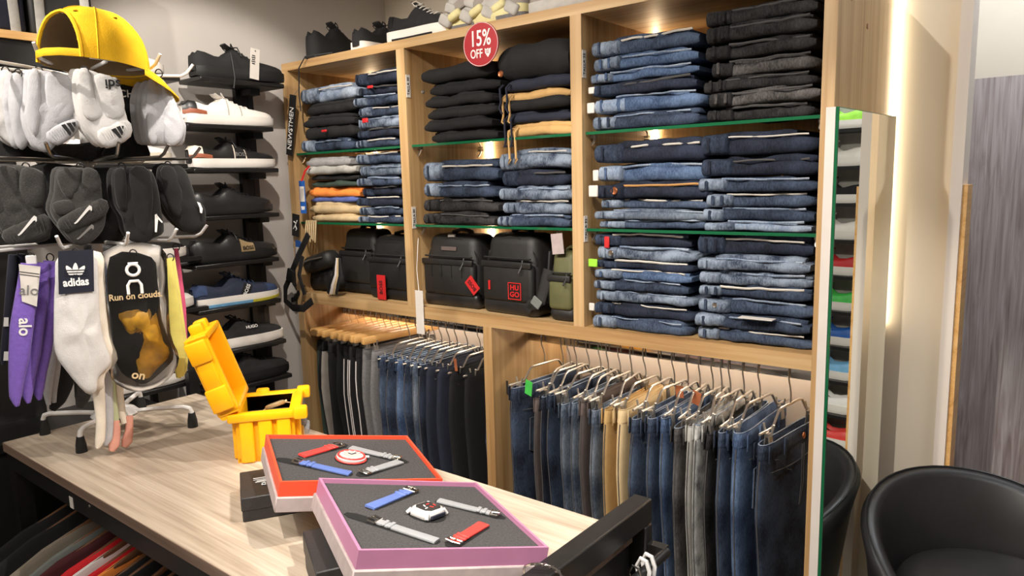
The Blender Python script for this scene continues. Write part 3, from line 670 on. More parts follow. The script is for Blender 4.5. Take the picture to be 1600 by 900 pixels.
for z0, y in ((0, 1.545), (0, 1.595)): MB().bb(-2.556, -2.535, y, y+.022, .3, 2.10).build('post', 'black_metal', rk, sm=0)
MB().bb(-2.548, -2.536, 1.567, 1.595, .3, 2.10).build('post_channel', 'black_paint', rk, sm=0)
for z, y in zip(ROWS, YH):
    MB().rbox((-2.455, y+.145, z-.010), (.15, .33, .016), .003, 1).build('shelf', 'black_metal', rk)
    MB().bb(-2.536, -2.46, 1.56, 1.60, z-.04, z-.018).build('bracket', 'black_metal', rk, sm=0)
RZ = PI/2
k = dict(group='shoes on the black wall rack')
sh1 = shoe('black chunky sneaker with loose lace and white price tag, top of rack', (XS, YH[0]-.01, ROWS[0]), RZ-.05, 'mesh_black', 'rubber', .034, .335, 1.15, 'print_black', flex=.004, bow=True, **k)
shoe('white leather sneaker with dark and brown heel, second shelf of rack', (XS, YH[1], ROWS[1]), RZ, 'leather_white', 'sole_white', .030, .335, 1.02, 'leather_white', heel='leather_black', heel2='brown_leather', stripes=('fog_grey', .42, .56), lining='leather_white', **k)
shoe('black leather sneaker with white sole and brown heel, third shelf of rack', (XS, YH[2], ROWS[2]), RZ, 'leather_black', 'sole_white', .030, .320, 1.0, 'print_black', heel='sole_cream', heel2='brown_leather', panel='black_cloth', stripes=('sole_cream', .44, .57), ptxt='BOSS', pcol='print_grey', bow=True, **k)
shoe('plain black leather sneaker with black sole, fourth shelf of rack', (XS, YH[3], ROWS[3]), RZ, 'leather_black', 'leather_black', .028, .305, 1.05, 'print_black', **k)
shoe('black sneaker with gold lettered side panel, fifth shelf of rack', (XS, YH[4], ROWS[4]), RZ, 'leather_black', 'rubber', .028, .325, 1.05, 'print_black', panel='gold_panel', ptxt='BOSS', pcol='print_black', pside=(.50, .66), bow=True, **k)
shoe('navy suede runner with blue and yellow outsole, sixth shelf of rack', (XS, YH[5], ROWS[5]), RZ, 'navy_mesh', 'sole_white', .030, .325, 1.08, 'navy_suede', lining='leather_white', heel='navy_suede', toe='navy_suede', panel='black_cloth', ptxt='BOSS', slant=.10, pside=(.44, .54), sole2=(('sky_blue', 0, 9), ('acid_yellow', 8, 15)), flex=.003, **k)
sh7 = shoe('black knit sneaker with thick white sole, seventh shelf of rack', (XS, YH[6], ROWS[6]), RZ, 'suede_black', 'sole_white', .034, .320, 1.05, 'print_black', **k)
text('HUGO', .016, 'print_white', sh7, (.175, -.0475, .068), (PI/2-.35, 0, 0), bold=.012)
shoe('all black chunky running shoe, lowest shelf of rack', (XS, YH[7], ROWS[7]), RZ, 'suede_black', 'rubber', .034, .320, 1.1, 'print_black', flex=.005, **k)
# price tag and hanging lace of the top shoe
pt = thing('price_tag', 'white price tag hanging on top black sneaker of rack', 'tag', atX(398, 100, -2.375), (0, .12, PI/2))
MB().box((0, 0, 0), (.036, .0015, .108)).build('card', 'white_card', pt, sm=0)
for q in range(5): MB().box((-.006, -.0012, .028-q*.007), (.012+.003*(q % 2), .0006, .0035)).build('print_line', 'print_black', pt, sm=0)
MB().lathe([(.0005, 0), (.003, 0), (.003, .0006), (.0005, .0006)], 8, Matrix.Translation((0, -.001, .046)) @ Matrix.Rotation(PI/2, 4, 'X')).build('eyelet', 'print_grey', pt)
MB().tube([(.12, -.04, .09), (.115, -.058, .05), (.118, -.06, .0), (.112, -.058, -.035)], .003, 5).build('loose_lace', 'print_black', sh1)
# second column of the rack, half hidden by the socks
r2 = thing('shoe_rack', 'black wall-mounted shoe rack half hidden behind the sock stand', 'rack')
MB().bb(-2.556, -2.535, 1.13, 1.15, .9, 2.10).build('post', 'black_metal', r2, sm=0)
R2 = [(2.075, 'leather_white', 'sole_white', 'cream white sneaker toe showing right of the yellow cap', 1.215), (1.790, 'leather_white', 'sole_cream', 'white sneaker toe behind the white socks', 1.215), (1.475, 'leather_black', 'sole_white', 'black sneaker toe with white sole behind pink sock', 1.235), (1.300, 'leather_white', 'sole_white', 'rounded white sneaker toe beside the yellow sock', 1.245), (1.05, 'leather_black', 'sole_white', 'black shoe with white sole behind foot of sock stand', 1.20)]
for z, up, so, lab, ty in R2:
    MB().rbox((-2.455, ty-.11, z-.010), (.15, .30, .016), .003, 1).build('shelf', 'black_metal', r2)
    shoe(lab, (XS, ty-.295, z), RZ, up, so, .032, .30, .95, 'leather_white' if up == 'leather_white' else 'print_black', group='shoes half hidden behind the sock stand')
MB().rbox((-2.455, .98, 1.632), (.15, .40, .016), .003, 1).build('shelf', 'black_metal', r2)
# shoes on top of the unit
ZU = 2.182
g = dict(group='shoes on top of the unit')
shoe('black knit shoe seen heel-on at left end of unit top', (atY(490, 60, 1.82).x, 1.80, ZU), PI/2, 'mesh_black', 'rubber', .022, .29, 1.55, 'print_black', **g)
shoe('black sneaker with white sole standing heel-on, second on unit top', (atY(563, 50, 1.82).x, 1.80, ZU), PI/2, 'suede_black', 'sole_white', .036, .29, 1.15, 'print_black', bow=True, **g)
p = atY(614, 50, 1.80)
shoe('black canvas sneaker with white laces and white rubber sole on unit top', (p.x, 1.80, ZU), .10, 'suede_black', 'sole_white', .034, .31, 1.18, 'leather_white', heel='print_black', toe='sole_white', sole2=(('print_black', 2, 10),), **g)
shoe('chunky grey and pale yellow sneaker on unit top above the sign', (atY(706, 20, 1.80).x, 1.80, ZU), .05, 'fog_grey', 'pale_yellow', .040, .31, 1.4, None, toe='stone_cloth', sole2=(('midgrey_cloth', 2, 7), ('midgrey_cloth', 9, 15)), flex=.008, **g)
yz = [o for o in bpy.data.objects if o.get('label', '').startswith('chunky grey and pale')][0]
for q in range(7):
    MB().rbox((.012+q*.043, -.046-.006*(q % 2), .030+.010*(q % 2)), (.052, .022, .026+.010*((q+1) % 2)), .010, 3, Matrix.Rotation(.5-.9*(q % 2), 3, 'Y')).build('sole_wave', 'pale_yellow' if q % 2 else 'fog_grey', yz, 60)
    MB().rbox((.030+q*.038, -.040, .066+.008*math.sin(q)), (.046, .012, .030), .005, 2, Matrix.Rotation(.4-.8*(q % 2), 3, 'Y')).build('overlay', 'stone_cloth' if q % 2 else 'fog_grey', yz, 60)
shoe('grey trainer at right of chunky sneaker on unit top', (atY(836, 5, 1.80).x, 1.80, ZU), .03, 'stone_cloth', 'fog_grey', .030, .29, 1.2, 'leather_white', **g)
ll = atY(474, 96, 1.74)
tag(MB().tube([(ll.x+.10, 1.80, 2.20), (ll.x+.02, 1.735, 2.188), (ll.x-.02, 1.732, 2.15), (ll.x-.03, 1.732, 2.05), (ll.x-.025, 1.732, 1.99)], .0025, 5).build('loose_lace', 'print_black'), 'black shoelace hanging down over left end of unit top', 'shoelace')

# ------------------------------------------------------------------ round discount sign
p = atY(750, 69, 1.738)
sg = thing('discount_sign', 'round red fifteen percent off sign on front of unit', 'sign', (p.x, 1.744, p.z), (0, 0, .08))
RS = .066
MB().lathe([(.0005, 0), (RS, 0), (RS, .004), (.0005, .004)], 40, Matrix.Rotation(PI/2, 4, 'X')).build('disc', 'sign_red', sg)
MB().tube([(RS*.97*math.cos(a*PI/20), -.004, RS*.97*math.sin(a*PI/20)) for a in range(40)], .0009, 4, True).build('rim_line', 'print_white', sg)
text('15%', .066, 'print_white', sg, (0, -.0042, .016), (PI/2, 0, 0), bold=.012, wid=.72, ext=.0008)
text('OFF', .037, 'print_white', sg, (-.016, -.0042, -.028), (PI/2, 0, 0), bold=.012, wid=.72, ext=.0008)
MB().prism([(-.011, .012), (-.004, .009), (0, .012), (.004, .009), (.011, .012), (.010, -.002), (0, -.015), (-.010, -.002)], .0008, Matrix.Translation((.027, -.0042, -.026))).build('emblem', 'print_white', sg)
for q in range(3): MB().tube([(.020+q*.005, -.0054, -.018), (.024+q*.003, -.0054, -.030)], .0008, 4).build('emblem_line', 'sign_red', sg)

# ------------------------------------------------------------------ bags on the bottom shelves
def backpack(label, x0, x1, z0, z1, yf, body, base_m, dep=.16, patch=None, rot=0):
    w = x1-x0; h = z1-z0
    t = thing('backpack', label, 'bag', ((x0+x1)/2, yf+dep/2, z0), (0, 0, rot), 'bags on the bottom shelves')
    MB().rbox((0, 0, h*.52), (w, dep, h*.94), min(w, dep)*.22, 4, taper=(.86, .8)).build('body', body, t, 60)
    MB().rbox((0, 0, h*.11), (w*1.005, dep*1.01, h*.22), .02, 3).build('base', base_m, t, 60)
    fp = MB().rbox((0, -dep*.5+.006, h*.40), (w*.90, .030, h*.46), .013, 3).build('front_pocket', body, t, 60)
    MB().rbox((0, -dep*.5-.008, h*.625), (w*.90, .012, .020), .004, 2).build('pocket_flap', base_m, fp)
    MB().tube([(-w*.42, -dep*.5-.002, h*.70), (0, -dep*.5-.004, h*.70), (w*.42, -dep*.5-.002, h*.70)], .003, 5).build('zipper', 'nylon_dark', t)
    MB().tube([(w*.44*math.cos(a), -dep*.36, h*.62+h*.33*math.sin(a)) for a in [PI*i/14 for i in range(15)]], .0032, 5).build('zipper', 'nylon_dark', t)
    MB().tube([(w*.30, -dep*.5-.008, h*.69), (w*.30, -dep*.5-.013, h*.62), (w*.29, -dep*.5-.026, h*.54)], .003, 5).build('zip_pull', 'nylon_dark', t)
    MB().sweep([(-w*.16, 0, h*.95), (-w*.14, 0, h*1.02), (0, 0, h*1.045), (w*.14, 0, h*1.02), (w*.16, 0, h*.95)], .012, .03, (0, 1, 0), 10).build('top_handle', body, t, 60)
    for sx in (-1, 1):
        MB().sweep([(sx*w*.50, .0, h*.78), (sx*w*.535, -.02, h*.5), (sx*w*.52, -.01, h*.16)], .012, .03, (0, 1, 0), 10).build('strap', 'nylon_black', t, 60)
    return t, w, h, dep
def shx(px, py, y): return atY(px, py, y).x
y = 1.80
t, w, h, d = backpack('black backpack with grey name plate in middle bay', shx(660, 430, y), shx(746, 430, y), ZB, atY(700, 366, y).z, y, 'nylon_dark', 'leather_black')
MB().rbox((-w*.02, -d*.44, h*.80), (w*.27, .004, h*.055), .001, 1).build('name_plate', 'taupe_cloth', t); MB().rbox((-w*.02, -d*.33, h*.965), (w*.12, .01, .014), .002, 1).build('label', 'white_card', t)
for q in range(4): MB().box((-w*.28+q*w*.18, -d*.5-.010, h*.5), (.003, .002, h*.17)).build('webbing', 'nylon_black', t, sm=0)
t, w, h, d = backpack('black backpack with red square logo in middle bay', shx(756, 430, y), shx(846, 430, y), ZB, atY(800, 364, y).z, y-.015, 'nylon_dark', 'leather_black', rot=-.06)
lg = thing  # logo frame and letters
px_, pz_ = w*.16, h*.31; s_ = h*.098
fr = MB()
for a, b, c, e in ((-s_, s_, s_, s_), (-s_, s_, -s_, -s_), (-s_, -s_, -s_, s_), (s_, s_, -s_, s_)):
    fr.tube([(px_+a, -d*.5-.012, pz_+c), (px_+b, -d*.5-.012, pz_+e)], .0018, 4)
lo = fr.build('logo_frame', 'print_red', t)
text('HU', s_*.86, 'print_red', lo, (px_, -d*.5-.0115, pz_+s_*.42), (PI/2, 0, 0), bold=.03, wid=1.15); text('GO', s_*.86, 'print_red', lo, (px_, -d*.5-.0115, pz_-s_*.42), (PI/2, 0, 0), bold=.03, wid=1.15)
MB().box((-w*.30, -d*.5-.012, h*.36), (.008, .002, .03)).build('red_tab', 'print_red', t, sm=0)
t, w, h, d = backpack('olive green and black crossbody bag at right of middle bay', shx(862, 440, y), -1.182, ZB, atY(880, 392, y).z, y-.02, 'olive', 'nylon_dark', dep=.14)
tg = thing('price_tag', 'beige swing tag on the olive green bag', 'tag', atY(871, 381, 1.775), (0, -.1, 0)); MB().box((0, 0, 0), (.042, .0015, .062)).build('card', 'lilac_suede', tg, sm=0); MB().tube([(0, 0, .028), (.004, .002, .040)], .001, 4).build('string', 'print_grey', tg)
o = thing('bag_strap', 'grey woven strap looped in front of the olive bag', 'strap', atY(838, 485, 1.77))
MB().sweep([(-.02, 0, -.006), (-.03, -.004, .006), (-.02, -.008, .016), (.0, -.010, .020), (.02, -.004, .03), (.03, 0, .07), (.045, .005, .13)], .034, .006, (.2, -1, .2), 10).build('webbing', 'nylon_dark', o, 60)
MB().rbox((.012, -.016, .028), (.036, .004, .03), .002, 1, Matrix.Rotation(.6, 3, 'Y')).build('woven_label', 'shirt_grey', o)
def red_tag(px, py, Y, w, h, rot, lab, txt, tr=0):
    o = thing('swing_tag', lab, 'tag', atY(px, py, Y), (0, rot, 0)); MB().box((0, 0, 0), (w, .002, h)).build('card', 'tag_red', o, sm=0)
    text(txt, min(w, h)*.5, 'print_black', o, (0, -.0016, 0), (PI/2, tr, 0), bold=.01); return o
red_tag(738, 446, 1.76, .038, .056, -.75, 'red diamond-turned swing tag between the two black backpacks', 'BOSS', -PI/2)
red_tag(596, 449, 1.775, .046, .092, 0, 'red upright swing tag on black bag in left bay', 'BOSS', -PI/2)
# left bay: soft black bags
x0, x1 = shx(575, 430, 1.80), -1.890
t, w, h, d = backpack('black soft bag with front zip at right of left bay', x0, x1, ZB, atY(600, 368, 1.8).z, 1.80, 'nylon_black', 'nylon_black')
x0b, x1b = shx(530, 430, 1.83), shx(585, 430, 1.83)
t, w, h, d = backpack('black shoulder bag leaning in middle of left bay', x0b, x1b, ZB, atY(560, 358, 1.83).z, 1.84, 'nylon_dark', 'nylon_black', dep=.13)
sb = thing('sling_bag', 'slumped black sling bag at left end of left bay', 'bag', (shx(500, 430, 1.8), 1.86, ZB), group='bags on the bottom shelves')
MB().rbox((0, 0, .075), (.24, .15, .15), .05, 4, Matrix.Rotation(-.12, 3, 'Y'), (.8, .7)).build('body', 'nylon_black', sb, 60)
MB().rbox((.02, -.06, .125), (.18, .08, .07), .028, 3, Matrix.Rotation(-.25, 3, 'Y')).build('front_pocket', 'nylon_dark', sb, 60)
MB().tube([(-.09, -.103, .112), (0, -.108, .136), (.08, -.104, .15)], .003, 5).build('zipper', 'steel', sb)
MB().sweep([(-.10, -.08, .10), (-.16, -.115, .06), (-.185, -.118, -.01), (-.15, -.12, -.045), (-.10, -.118, -.03), (-.06, -.10, .03)], .022, .004, (0, -1, 0), 8).build('strap', 'nylon_black', sb, 60)
MB().rbox((-.12, -.10, .055), (.05, .02, .06), .006, 2).build('buckle', 'rubber', sb)
st = thing('striped_strap', 'black, white and beige striped strap on bags in left bay', 'strap', atY(522, 437, 1.742))
for q, mt in enumerate(('print_black', 'white_cloth', 'beige_cloth', 'print_black')):
    MB().sweep([(-.045+q*.017, 0, -.056), (-.022+q*.016, -.006, -.025), (.006+q*.012, -.004, .02), (.014+q*.007, .004, .085)], .018, .004, (0, -1, 0), 8).build('stripe', mt, st, 60)

# ------------------------------------------------------------------ swing tags at the left end
o = thing('swing_tag', 'black vertical swing tag with white lettering at upper left of unit', 'tag', atY(455, 196, 1.735), (0, .22, 0))
MB().box((0, 0, 0), (.042, .002, .235)).build('card', 'print_black', o, sm=0); text('NEWSTMEN', .036, 'print_white', o, (0, -.0016, -.012), (PI/2, -PI/2, 0), wid=.85); MB().tube([(.0, 0, .115), (.03, .01, .15)], .001, 4).build('string', 'print_grey', o)
o = thing('swing_tag', 'blue swing tag with white panel hanging at left bay edge', 'tag', atY(473, 308, 1.735), (0, 0, 0)); MB().box((0, 0, 0), (.036, .002, .128)).build('card', 'tag_blue', o, sm=0); MB().box((0, -.0014, .012), (.028, .001, .06)).build('white_panel', 'white_card', o, sm=0)
MB().tube([(0, 0, .062), (.012, .01, .10), (.03, .02, .12)], .004, 5).build('red_cord', 'tag_red', o)
for q in (-1, 0, 1): MB().puff([(q*.007-.003, -.05), (q*.007+.003, -.05), (q*.009+.0035, -.036), (q*.009-.0035, -.036)], .001, 2, y0=-.0018).build('emblem_leaf', 'print_white', o)
o = thing('swing_tag', 'black swing tag with white leaping figure below blue tag', 'tag', atY(462, 352, 1.735), (0, .15, 0)); MB().box((0, 0, 0), (.046, .002, .090)).build('card', 'print_black', o, sm=0)
MB().tube([(-.012, -.002, -.016), (0, -.002, 0), (.004, -.002, .008), (.012, -.002, .022)], .0022, 5).build('figure_mark', 'print_white', o); MB().tube([(0, -.002, 0), (.010, -.002, -.014), (.004, -.002, -.020)], .002, 5).build('figure_mark', 'print_white', o); MB().tube([(.004, -.002, .008), (-.010, -.002, .014)], .002, 5).build('figure_mark', 'print_white', o)
o = thing('swing_tag', 'second blue swing tag above the sling bag strap', 'tag', atY(466, 392, 1.735), (0, .1, 0)); MB().box((0, 0, 0), (.034, .002, .085)).build('card', 'tag_blue', o, sm=0); MB().box((0, -.0014, -.01), (.026, .001, .05)).build('white_panel', 'white_card', o, sm=0)
o = thing('price_tag', 'long white price tag hanging below the black backpack', 'tag', atY(656, 488, 1.742)); MB().box((0, 0, 0), (.038, .0015, .155)).build('card', 'white_card', o, sm=0)
MB().tube([(0, 0, .075), (-.006, .0, .15), (.004, .004, .26)], .0012, 4).build('string', 'print_white', o)
sk = thing('shorts_ties', 'bundle of beige drawstrings hanging from folded beige shorts', 'cord', atY(487, 352, 1.755))
for q in range(6): MB().tube([(-.03+q*.012, 0, .02), (-.034+q*.013, -.006, -.02), (-.03+q*.010, -.004, -.055-.006*(q % 3))], .0035, 5).build('cord', 'beige_cloth', sk)
o = thing('bag_strap', 'black webbing strap with buckle hanging out at left end of unit', 'strap', atY(470, 400, 1.685))
def lq(px, py):
    p = atY(px, py, 1.685)-o.location; return V((p.x, 0, p.z))
MB().sweep([lq(482, 366), lq(466, 400), lq(456, 425), lq(446, 450), lq(446, 470), lq(458, 481), lq(474, 482), lq(488, 470)], .030, .004, (0, -1, 0), 10).build('webbing', 'nylon_black', o, 60)
q = lq(456, 430); MB().rbox((q.x, -.006, q.z), (.042, .012, .050), .004, 2, Matrix.Rotation(.35, 3, 'Y')).build('buckle', 'rubber', o)
MB().sweep([lq(474, 400)+V((0, -.004, 0)), lq(470, 430)+V((0, -.008, 0)), lq(478, 460)+V((0, -.006, 0))], .024, .004, (0, -1, 0), 10).build('strap_end', 'nylon_dark', o, 60)

# ------------------------------------------------------------------ display table
TZ = 1.03; TX0, TX1, TY0, TY1 = -2.275, -.640, .605, 1.155
tb = thing('display_table', 'long display table with pale wood-grain top and black metal frame', 'table', (0, 0, 0))
MB().bb(TX0, TX1, TY0, TY1, TZ-.024, TZ).build('table_top', 'table_wood', tb, sm=0)
MB().bb(TX0, TX1, TY0-.0015, TY0, TZ-.024, TZ-.0005).build('edge_band', 'table_edge', tb, sm=0); MB().bb(TX1, TX1+.0015, TY0, TY1, TZ-.024, TZ-.0005).build('edge_band', 'table_edge', tb, sm=0)
for y in (TY0+.004, TY1-.034): MB().bb(TX0+.004, TX1-.004, y, y+.03, TZ-.072, TZ-.024).build('apron_beam', 'black_metal', tb, sm=0)
for x in (TX0+.004, TX1-.054): MB().bb(x, x+.05, TY0+.034, TY1-.034, TZ-.072, TZ-.024).build('end_beam', 'black_metal', tb, sm=0)
for x in (TX0+.004, TX1-.044):
    for y in (TY0+.004, TY1-.044): MB().bb(x, x+.04, y, y+.04, 0, TZ-.072).build('leg', 'black_metal', tb, sm=0)
MB().tube([(TX0+.03, .90, .90), (TX1-.03, .90, .90)], .012, 10).build('rail', 'black_metal', tb)
p = atY(109, 785, TY0); MB().box((p.x, TY0+.0035, p.z-.002), (.020, .001, .028)).build('sticker', 'white_card', tb, sm=0)
p = atY(137, 792, TY0); MB().lathe([(.0005, 0), (.004, 0), (.003, .002), (.0005, .002)], 8, Matrix.Translation((p.x, TY0+.004, p.z)) @ Matrix.Rotation(PI/2, 4, 'X')).build('screw', 'steel', tb)

# ------------------------------------------------------------------ black frame at the right end
fr = thing('garment_frame', 'black square-tube garment frame at right end of table', 'rack', (0, 0, 0))
MB().rbox((-.634, .74, 1.064), (.040, .90, .050), .003, 1).build('top_bar', 'black_metal', fr)
MB().rbox((-.634, 1.177, .519), (.040, .030, 1.038), .003, 1).build('post', 'black_metal', fr); MB().rbox((-.634, .305, .519), (.040, .030, 1.038), .003, 1).build('post', 'black_metal', fr)
MB().tube([(-.578, 1.177, .995), (-.578, .305, .995)], .010, 10).build('rail', 'black_metal', fr)
for y in (1.177, .305): MB().bb(-.618, -.578, y-.01, y+.01, .985, 1.005).build('rail_arm', 'black_metal', fr, sm=0)
p = atX(858, 885, -.614)
o = thing('wire_ring', 'twisted chrome wire ring looped around the black frame bar', 'ring', (-.634, p.y, 1.064))
MB().tube([(.036*math.cos(a), .012*math.sin(a*2+.6)+.006, .040*math.sin(a)) for a in [2*PI*i/28 for i in range(28)]], .0022, 6, True).build('wire', 'chrome', o)
for q in range(9):
    a = -.6+q*.28; MB().tube([(.036*math.cos(a+.05), .012*math.sin(a*2+.6)+.006-.003, .040*math.sin(a+.05)), (.036*math.cos(a-.05), .012*math.sin(a*2+.6)+.006+.003, .040*math.sin(a-.05))], .0028, 5).build('twist', 'chrome', o)
for k, (dy, mt, nm, lab) in enumerate(((1.055, 'chrome', 'clip_hanger', 'chrome wire hanger hook on rail of the black frame'), (1.085, 'white_metal', 'plastic_hanger', 'white plastic hanger hook on rail of the black frame'), (1.105, 'white_metal', 'plastic_hanger', 'thin white hanger hook nearest the black frame post'))):
    o = thing(nm, lab, 'hanger', (-.578, dy, .995), (0, 0, PI/2-.3))
    MB().tube([(0, .012, -.006), (0, .016, .008), (0, .006, .026), (0, -.008, .026), (0, -.016, .010), (0, -.012, -.02), (0, 0, -.05)], .0022 if k == 0 else .004, 6).build('hook', mt, o)
    MB().tube([(0, -.17, -.10), (0, 0, -.05), (0, .06, -.07)], .004, 6).build('shoulder', mt, o)
o = thing('wooden_hanger', 'orange wooden hanger tip on rail of the black frame', 'hanger', (-.578, 1.02, .995), (0, 0, .5))
MB().tube([(0, .012, -.006), (0, .014, .006), (0, 0, .016), (0, -.014, .006), (0, -.006, -.02), (0, 0, -.03)], .0019, 6).build('hook', 'chrome', o)
MB().sweep([(0, -.08, .008), (0, -.05, .014), (0, 0, -.03), (0, .06, -.07)], .022, .014, (1, 0, 0), 10).build('shoulder', 'hanger_wood', o)

# ------------------------------------------------------------------ watch boxes on the table
def euler_box(q): return (Matrix.Rotation(q[3], 3, 'Z') @ Matrix.Rotation(q[5], 3, 'Y') @ Matrix.Rotation(q[4], 3, 'X'))
def watch_box(q, w, d, card, label, straps, watch, cname):
    M3 = euler_box(q); M = Matrix.Translation(q[:3]) @ M3.to_4x4()
    t = thing('watch_box', label, 'box', q[:3], M3.to_euler(), 'open watch boxes on the table')
    th = .005; hh = .030
    for a, b, c, e in ((-w/2, w/2, d/2-th, d/2), (-w/2, w/2, -d/2, -d/2+th), (-w/2, -w/2+th, -d/2+th, d/2-th), (w/2-th, w/2, -d/2+th, d/2-th)):
        MB().bb(a, b, c, e, -hh, 0).build('rim_side', card, t, sm=0)
    MB().rbox((0, 0, -.044), (w+.008, d+.008, .030), .002, 1).build('lower_tray', 'lilac_suede', t)
    MB().bb(-w/2+th, w/2-th, -d/2+th, d/2-th, -hh, -.008).build('foam_insert', 'foam', t, sm=0)
    for (x, y, ln, an, mt, words, hole) in straps:
        Ms = M @ Matrix.Translation((x, y, -.008)) @ Matrix.Rotation(an, 4, 'Z')
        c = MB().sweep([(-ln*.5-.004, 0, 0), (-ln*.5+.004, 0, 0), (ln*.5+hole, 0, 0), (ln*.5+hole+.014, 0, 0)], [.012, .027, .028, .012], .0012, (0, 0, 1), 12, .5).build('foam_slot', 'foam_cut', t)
        c.matrix_parent_inverse = Matrix(); c.location = (x, y, -.0078); c.rotation_euler = (0, 0, an)
        s_ = thing('watch_strap', '%s watch strap in %s box' % (words, cname), 'watch strap', Ms.translation, Ms.to_euler(), 'straps in the watch boxes')
        MB().sweep([(-ln*.5, 0, .0022), (-ln*.48, 0, .0026), (0, 0, .0028), (ln*.40, 0, .0034), (ln*.46, 0, .003)], [.021, .022, .020, .019, .018], .004, (0, 0, 1), 12, .35).build('band', mt, s_, 40)
        MB().rbox((ln*.22, 0, .0048), (.007, .023, .004), .001, 1).build('keeper', mt, s_); MB().rbox((ln*.32, 0, .0048), (.007, .023, .004), .001, 1).build('keeper', mt, s_)
        bx = ln*.46
        MB().tube([(bx-.003, -.012, .005), (bx+.010, -.012, .006), (bx+.012, 0, .006), (bx+.010, .012, .006), (bx-.003, .012, .005)], .0018, 6, True).build('buckle', 'chrome', s_); MB().tube([(bx-.002, 0, .006), (bx+.012, 0, .0075)], .0013, 5).build('buckle_pin', 'chrome', s_)
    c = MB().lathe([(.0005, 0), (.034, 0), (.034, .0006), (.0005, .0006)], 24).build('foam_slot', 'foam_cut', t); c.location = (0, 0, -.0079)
    Mw = M @ Matrix.Translation((0, 0, -.008))
    if watch == 'round':
        s_ = thing('clear_watch', 'round clear watch head with red ring in the orange box', 'watch', Mw.translation, Mw.to_euler())
        MB().lathe([(.0005, .0), (.029, .0), (.031, .003), (.031, .008), (.027, .0105), (.0005, .0105)], 28).build('case', 'clear_plastic', s_)
        MB().tube([(.027*math.cos(a*PI/14), .027*math.sin(a*PI/14), .0095) for a in range(28)], .0026, 6, True).build('bezel', 'strap_red', s_)
        MB().tube([(.031*math.cos(a*PI/14), .031*math.sin(a*PI/14), .003) for a in range(28)], .0020, 6, True).build('base_ring', 'strap_red', s_)
        MB().lathe([(.0005, .0107), (.0185, .0107), (.0185, .0112), (.0005, .0112)], 24).build('dial', 'fog_grey', s_)
        for a in range(12): MB().box((.020*math.cos(a*PI/6), .020*math.sin(a*PI/6), .0115), (.006, .002, .001), Matrix.Rotation(a*PI/6, 3, 'Z')).build('hour_mark', 'print_white', s_, sm=0)
        for an, ln in ((.6, .013), (2.2, .009)): MB().box((math.cos(an)*ln/2, math.sin(an)*ln/2, .012), (ln, .0016, .001), Matrix.Rotation(an, 3, 'Z')).build('hand', 'print_black', s_, sm=0)
        MB().tube([(.030, 0, .006), (.038, 0, .006)], .003, 8).build('crown', 'clear_plastic', s_)
    else:
        Mw = Mw @ Matrix.Rotation(.6, 4, 'Z')
        s_ = thing('clear_watch', 'barrel-shaped clear watch head with red details in the pink box', 'watch', Mw.translation, Mw.to_euler())
        ol = [(-.030, .014), (-.018, .023), (.018, .023), (.030, .014), (.030, -.014), (.018, -.023), (-.018, -.023), (-.030, -.014)]
        secs = [[V((x*k, y_*k, z)) for x, y_ in ol] for k, z in ((.9, 0), (1, .003), (1, .009), (.92, .013), (.8, .0155))]
        MB().loft(secs).build('case', 'clear_plastic', s_, 50)
        secs = [[V((x*k, y_*k, z)) for x, y_ in ol] for k, z in ((.74, .0157), (.72, .0163))]; MB().loft(secs).build('dial', 'black_card', s_)
        for x, y_ in ((-.024, .017), (.024, .017), (-.024, -.017), (.024, -.017)): MB().tube([(x, y_, .012), (x*1.25, y_*1.25, .004)], .0035, 6).build('lug', 'clear_plastic', s_)
        for q, (x, y_) in enumerate(((.006, .006), (-.006, .004), (.002, -.006), (-.012, -.005), (.014, -.003))): MB().box((x, y_, .0166), (.007, .0022, .0012), Matrix.Rotation(q*1.1, 3, 'Z')).build('dial_mark', 'strap_red' if q % 2 == 0 else 'print_white', s_, sm=0)
        MB().rbox((0, -.0235, .006), (.040, .004, .007), .001, 1).build('side_band', 'navy_cloth', s_)
A = .75
watch_box([-1.1747, .9175, 1.137, 1.0939, .03, .180], .32, .262, 'orange_card', 'open orange watch box with dark foam, propped on small black box', [
    (-.056, .047, .105, .60, 'strap_red', 'red', .012), (-.066, -.050, .115, PI-.60, 'strap_blue', 'blue', .03), (.055, .031, .11, -.68, 'strap_grey', 'dark grey', .014), (.056, -.050, .11, PI+.58, 'strap_grey', 'light grey', .004)], 'round', 'the orange')
watch_box([-.8617, .8296, 1.136, 1.1073, -.0198, .232], .32, .311, 'pink_card', 'open pink watch box with dark foam in front of the orange box', [
    (-.044, .071, .135, .70, 'strap_blue', 'blue', .004), (.088, .032, .11, -.66, 'strap_grey', 'dark grey', .006), (-.063, -.073, .115, PI-.78, 'strap_grey', 'light grey', .04), (.048, -.082, .115, PI+.72, 'strap_red', 'red', .004)], 'barrel', 'the pink')
def small_box(label, c, rz, sx, sy, sz, mark=True):
    t = thing('small_box', label, 'box', (c[0], c[1], TZ), (0, 0, rz))
    MB().rbox((0, 0, sz*.42), (sx, sy, sz*.84), .002, 1).build('base', 'black_card', t); MB().rbox((0, 0, sz*.72), (sx+.003, sy+.003, sz*.56), .002, 1).build('lid', 'black_card', t)
    return t
b1 = small_box('small black watch box with silver print under the orange box', (-1.325, .815), rad(-30.6), .145, .115, .052)
for q, (ln, dx) in enumerate(((.040, .0), (.044, .009), (.030, .016), (.036, .022))):
    MB().box((-.022+dx, -.010 if q else -.012, .0525), (.0022 if q != 1 else .001, ln, .0008)).build('print_line', 'print_white', b1, sm=0)
MB().tube([(.014+.006*math.cos(a), -.012+.006*math.sin(a), .0525) for a in (PI/4, 3*PI/4, 5*PI/4, 7*PI/4)], .0008, 4, True).build('emblem', 'steel', b1)
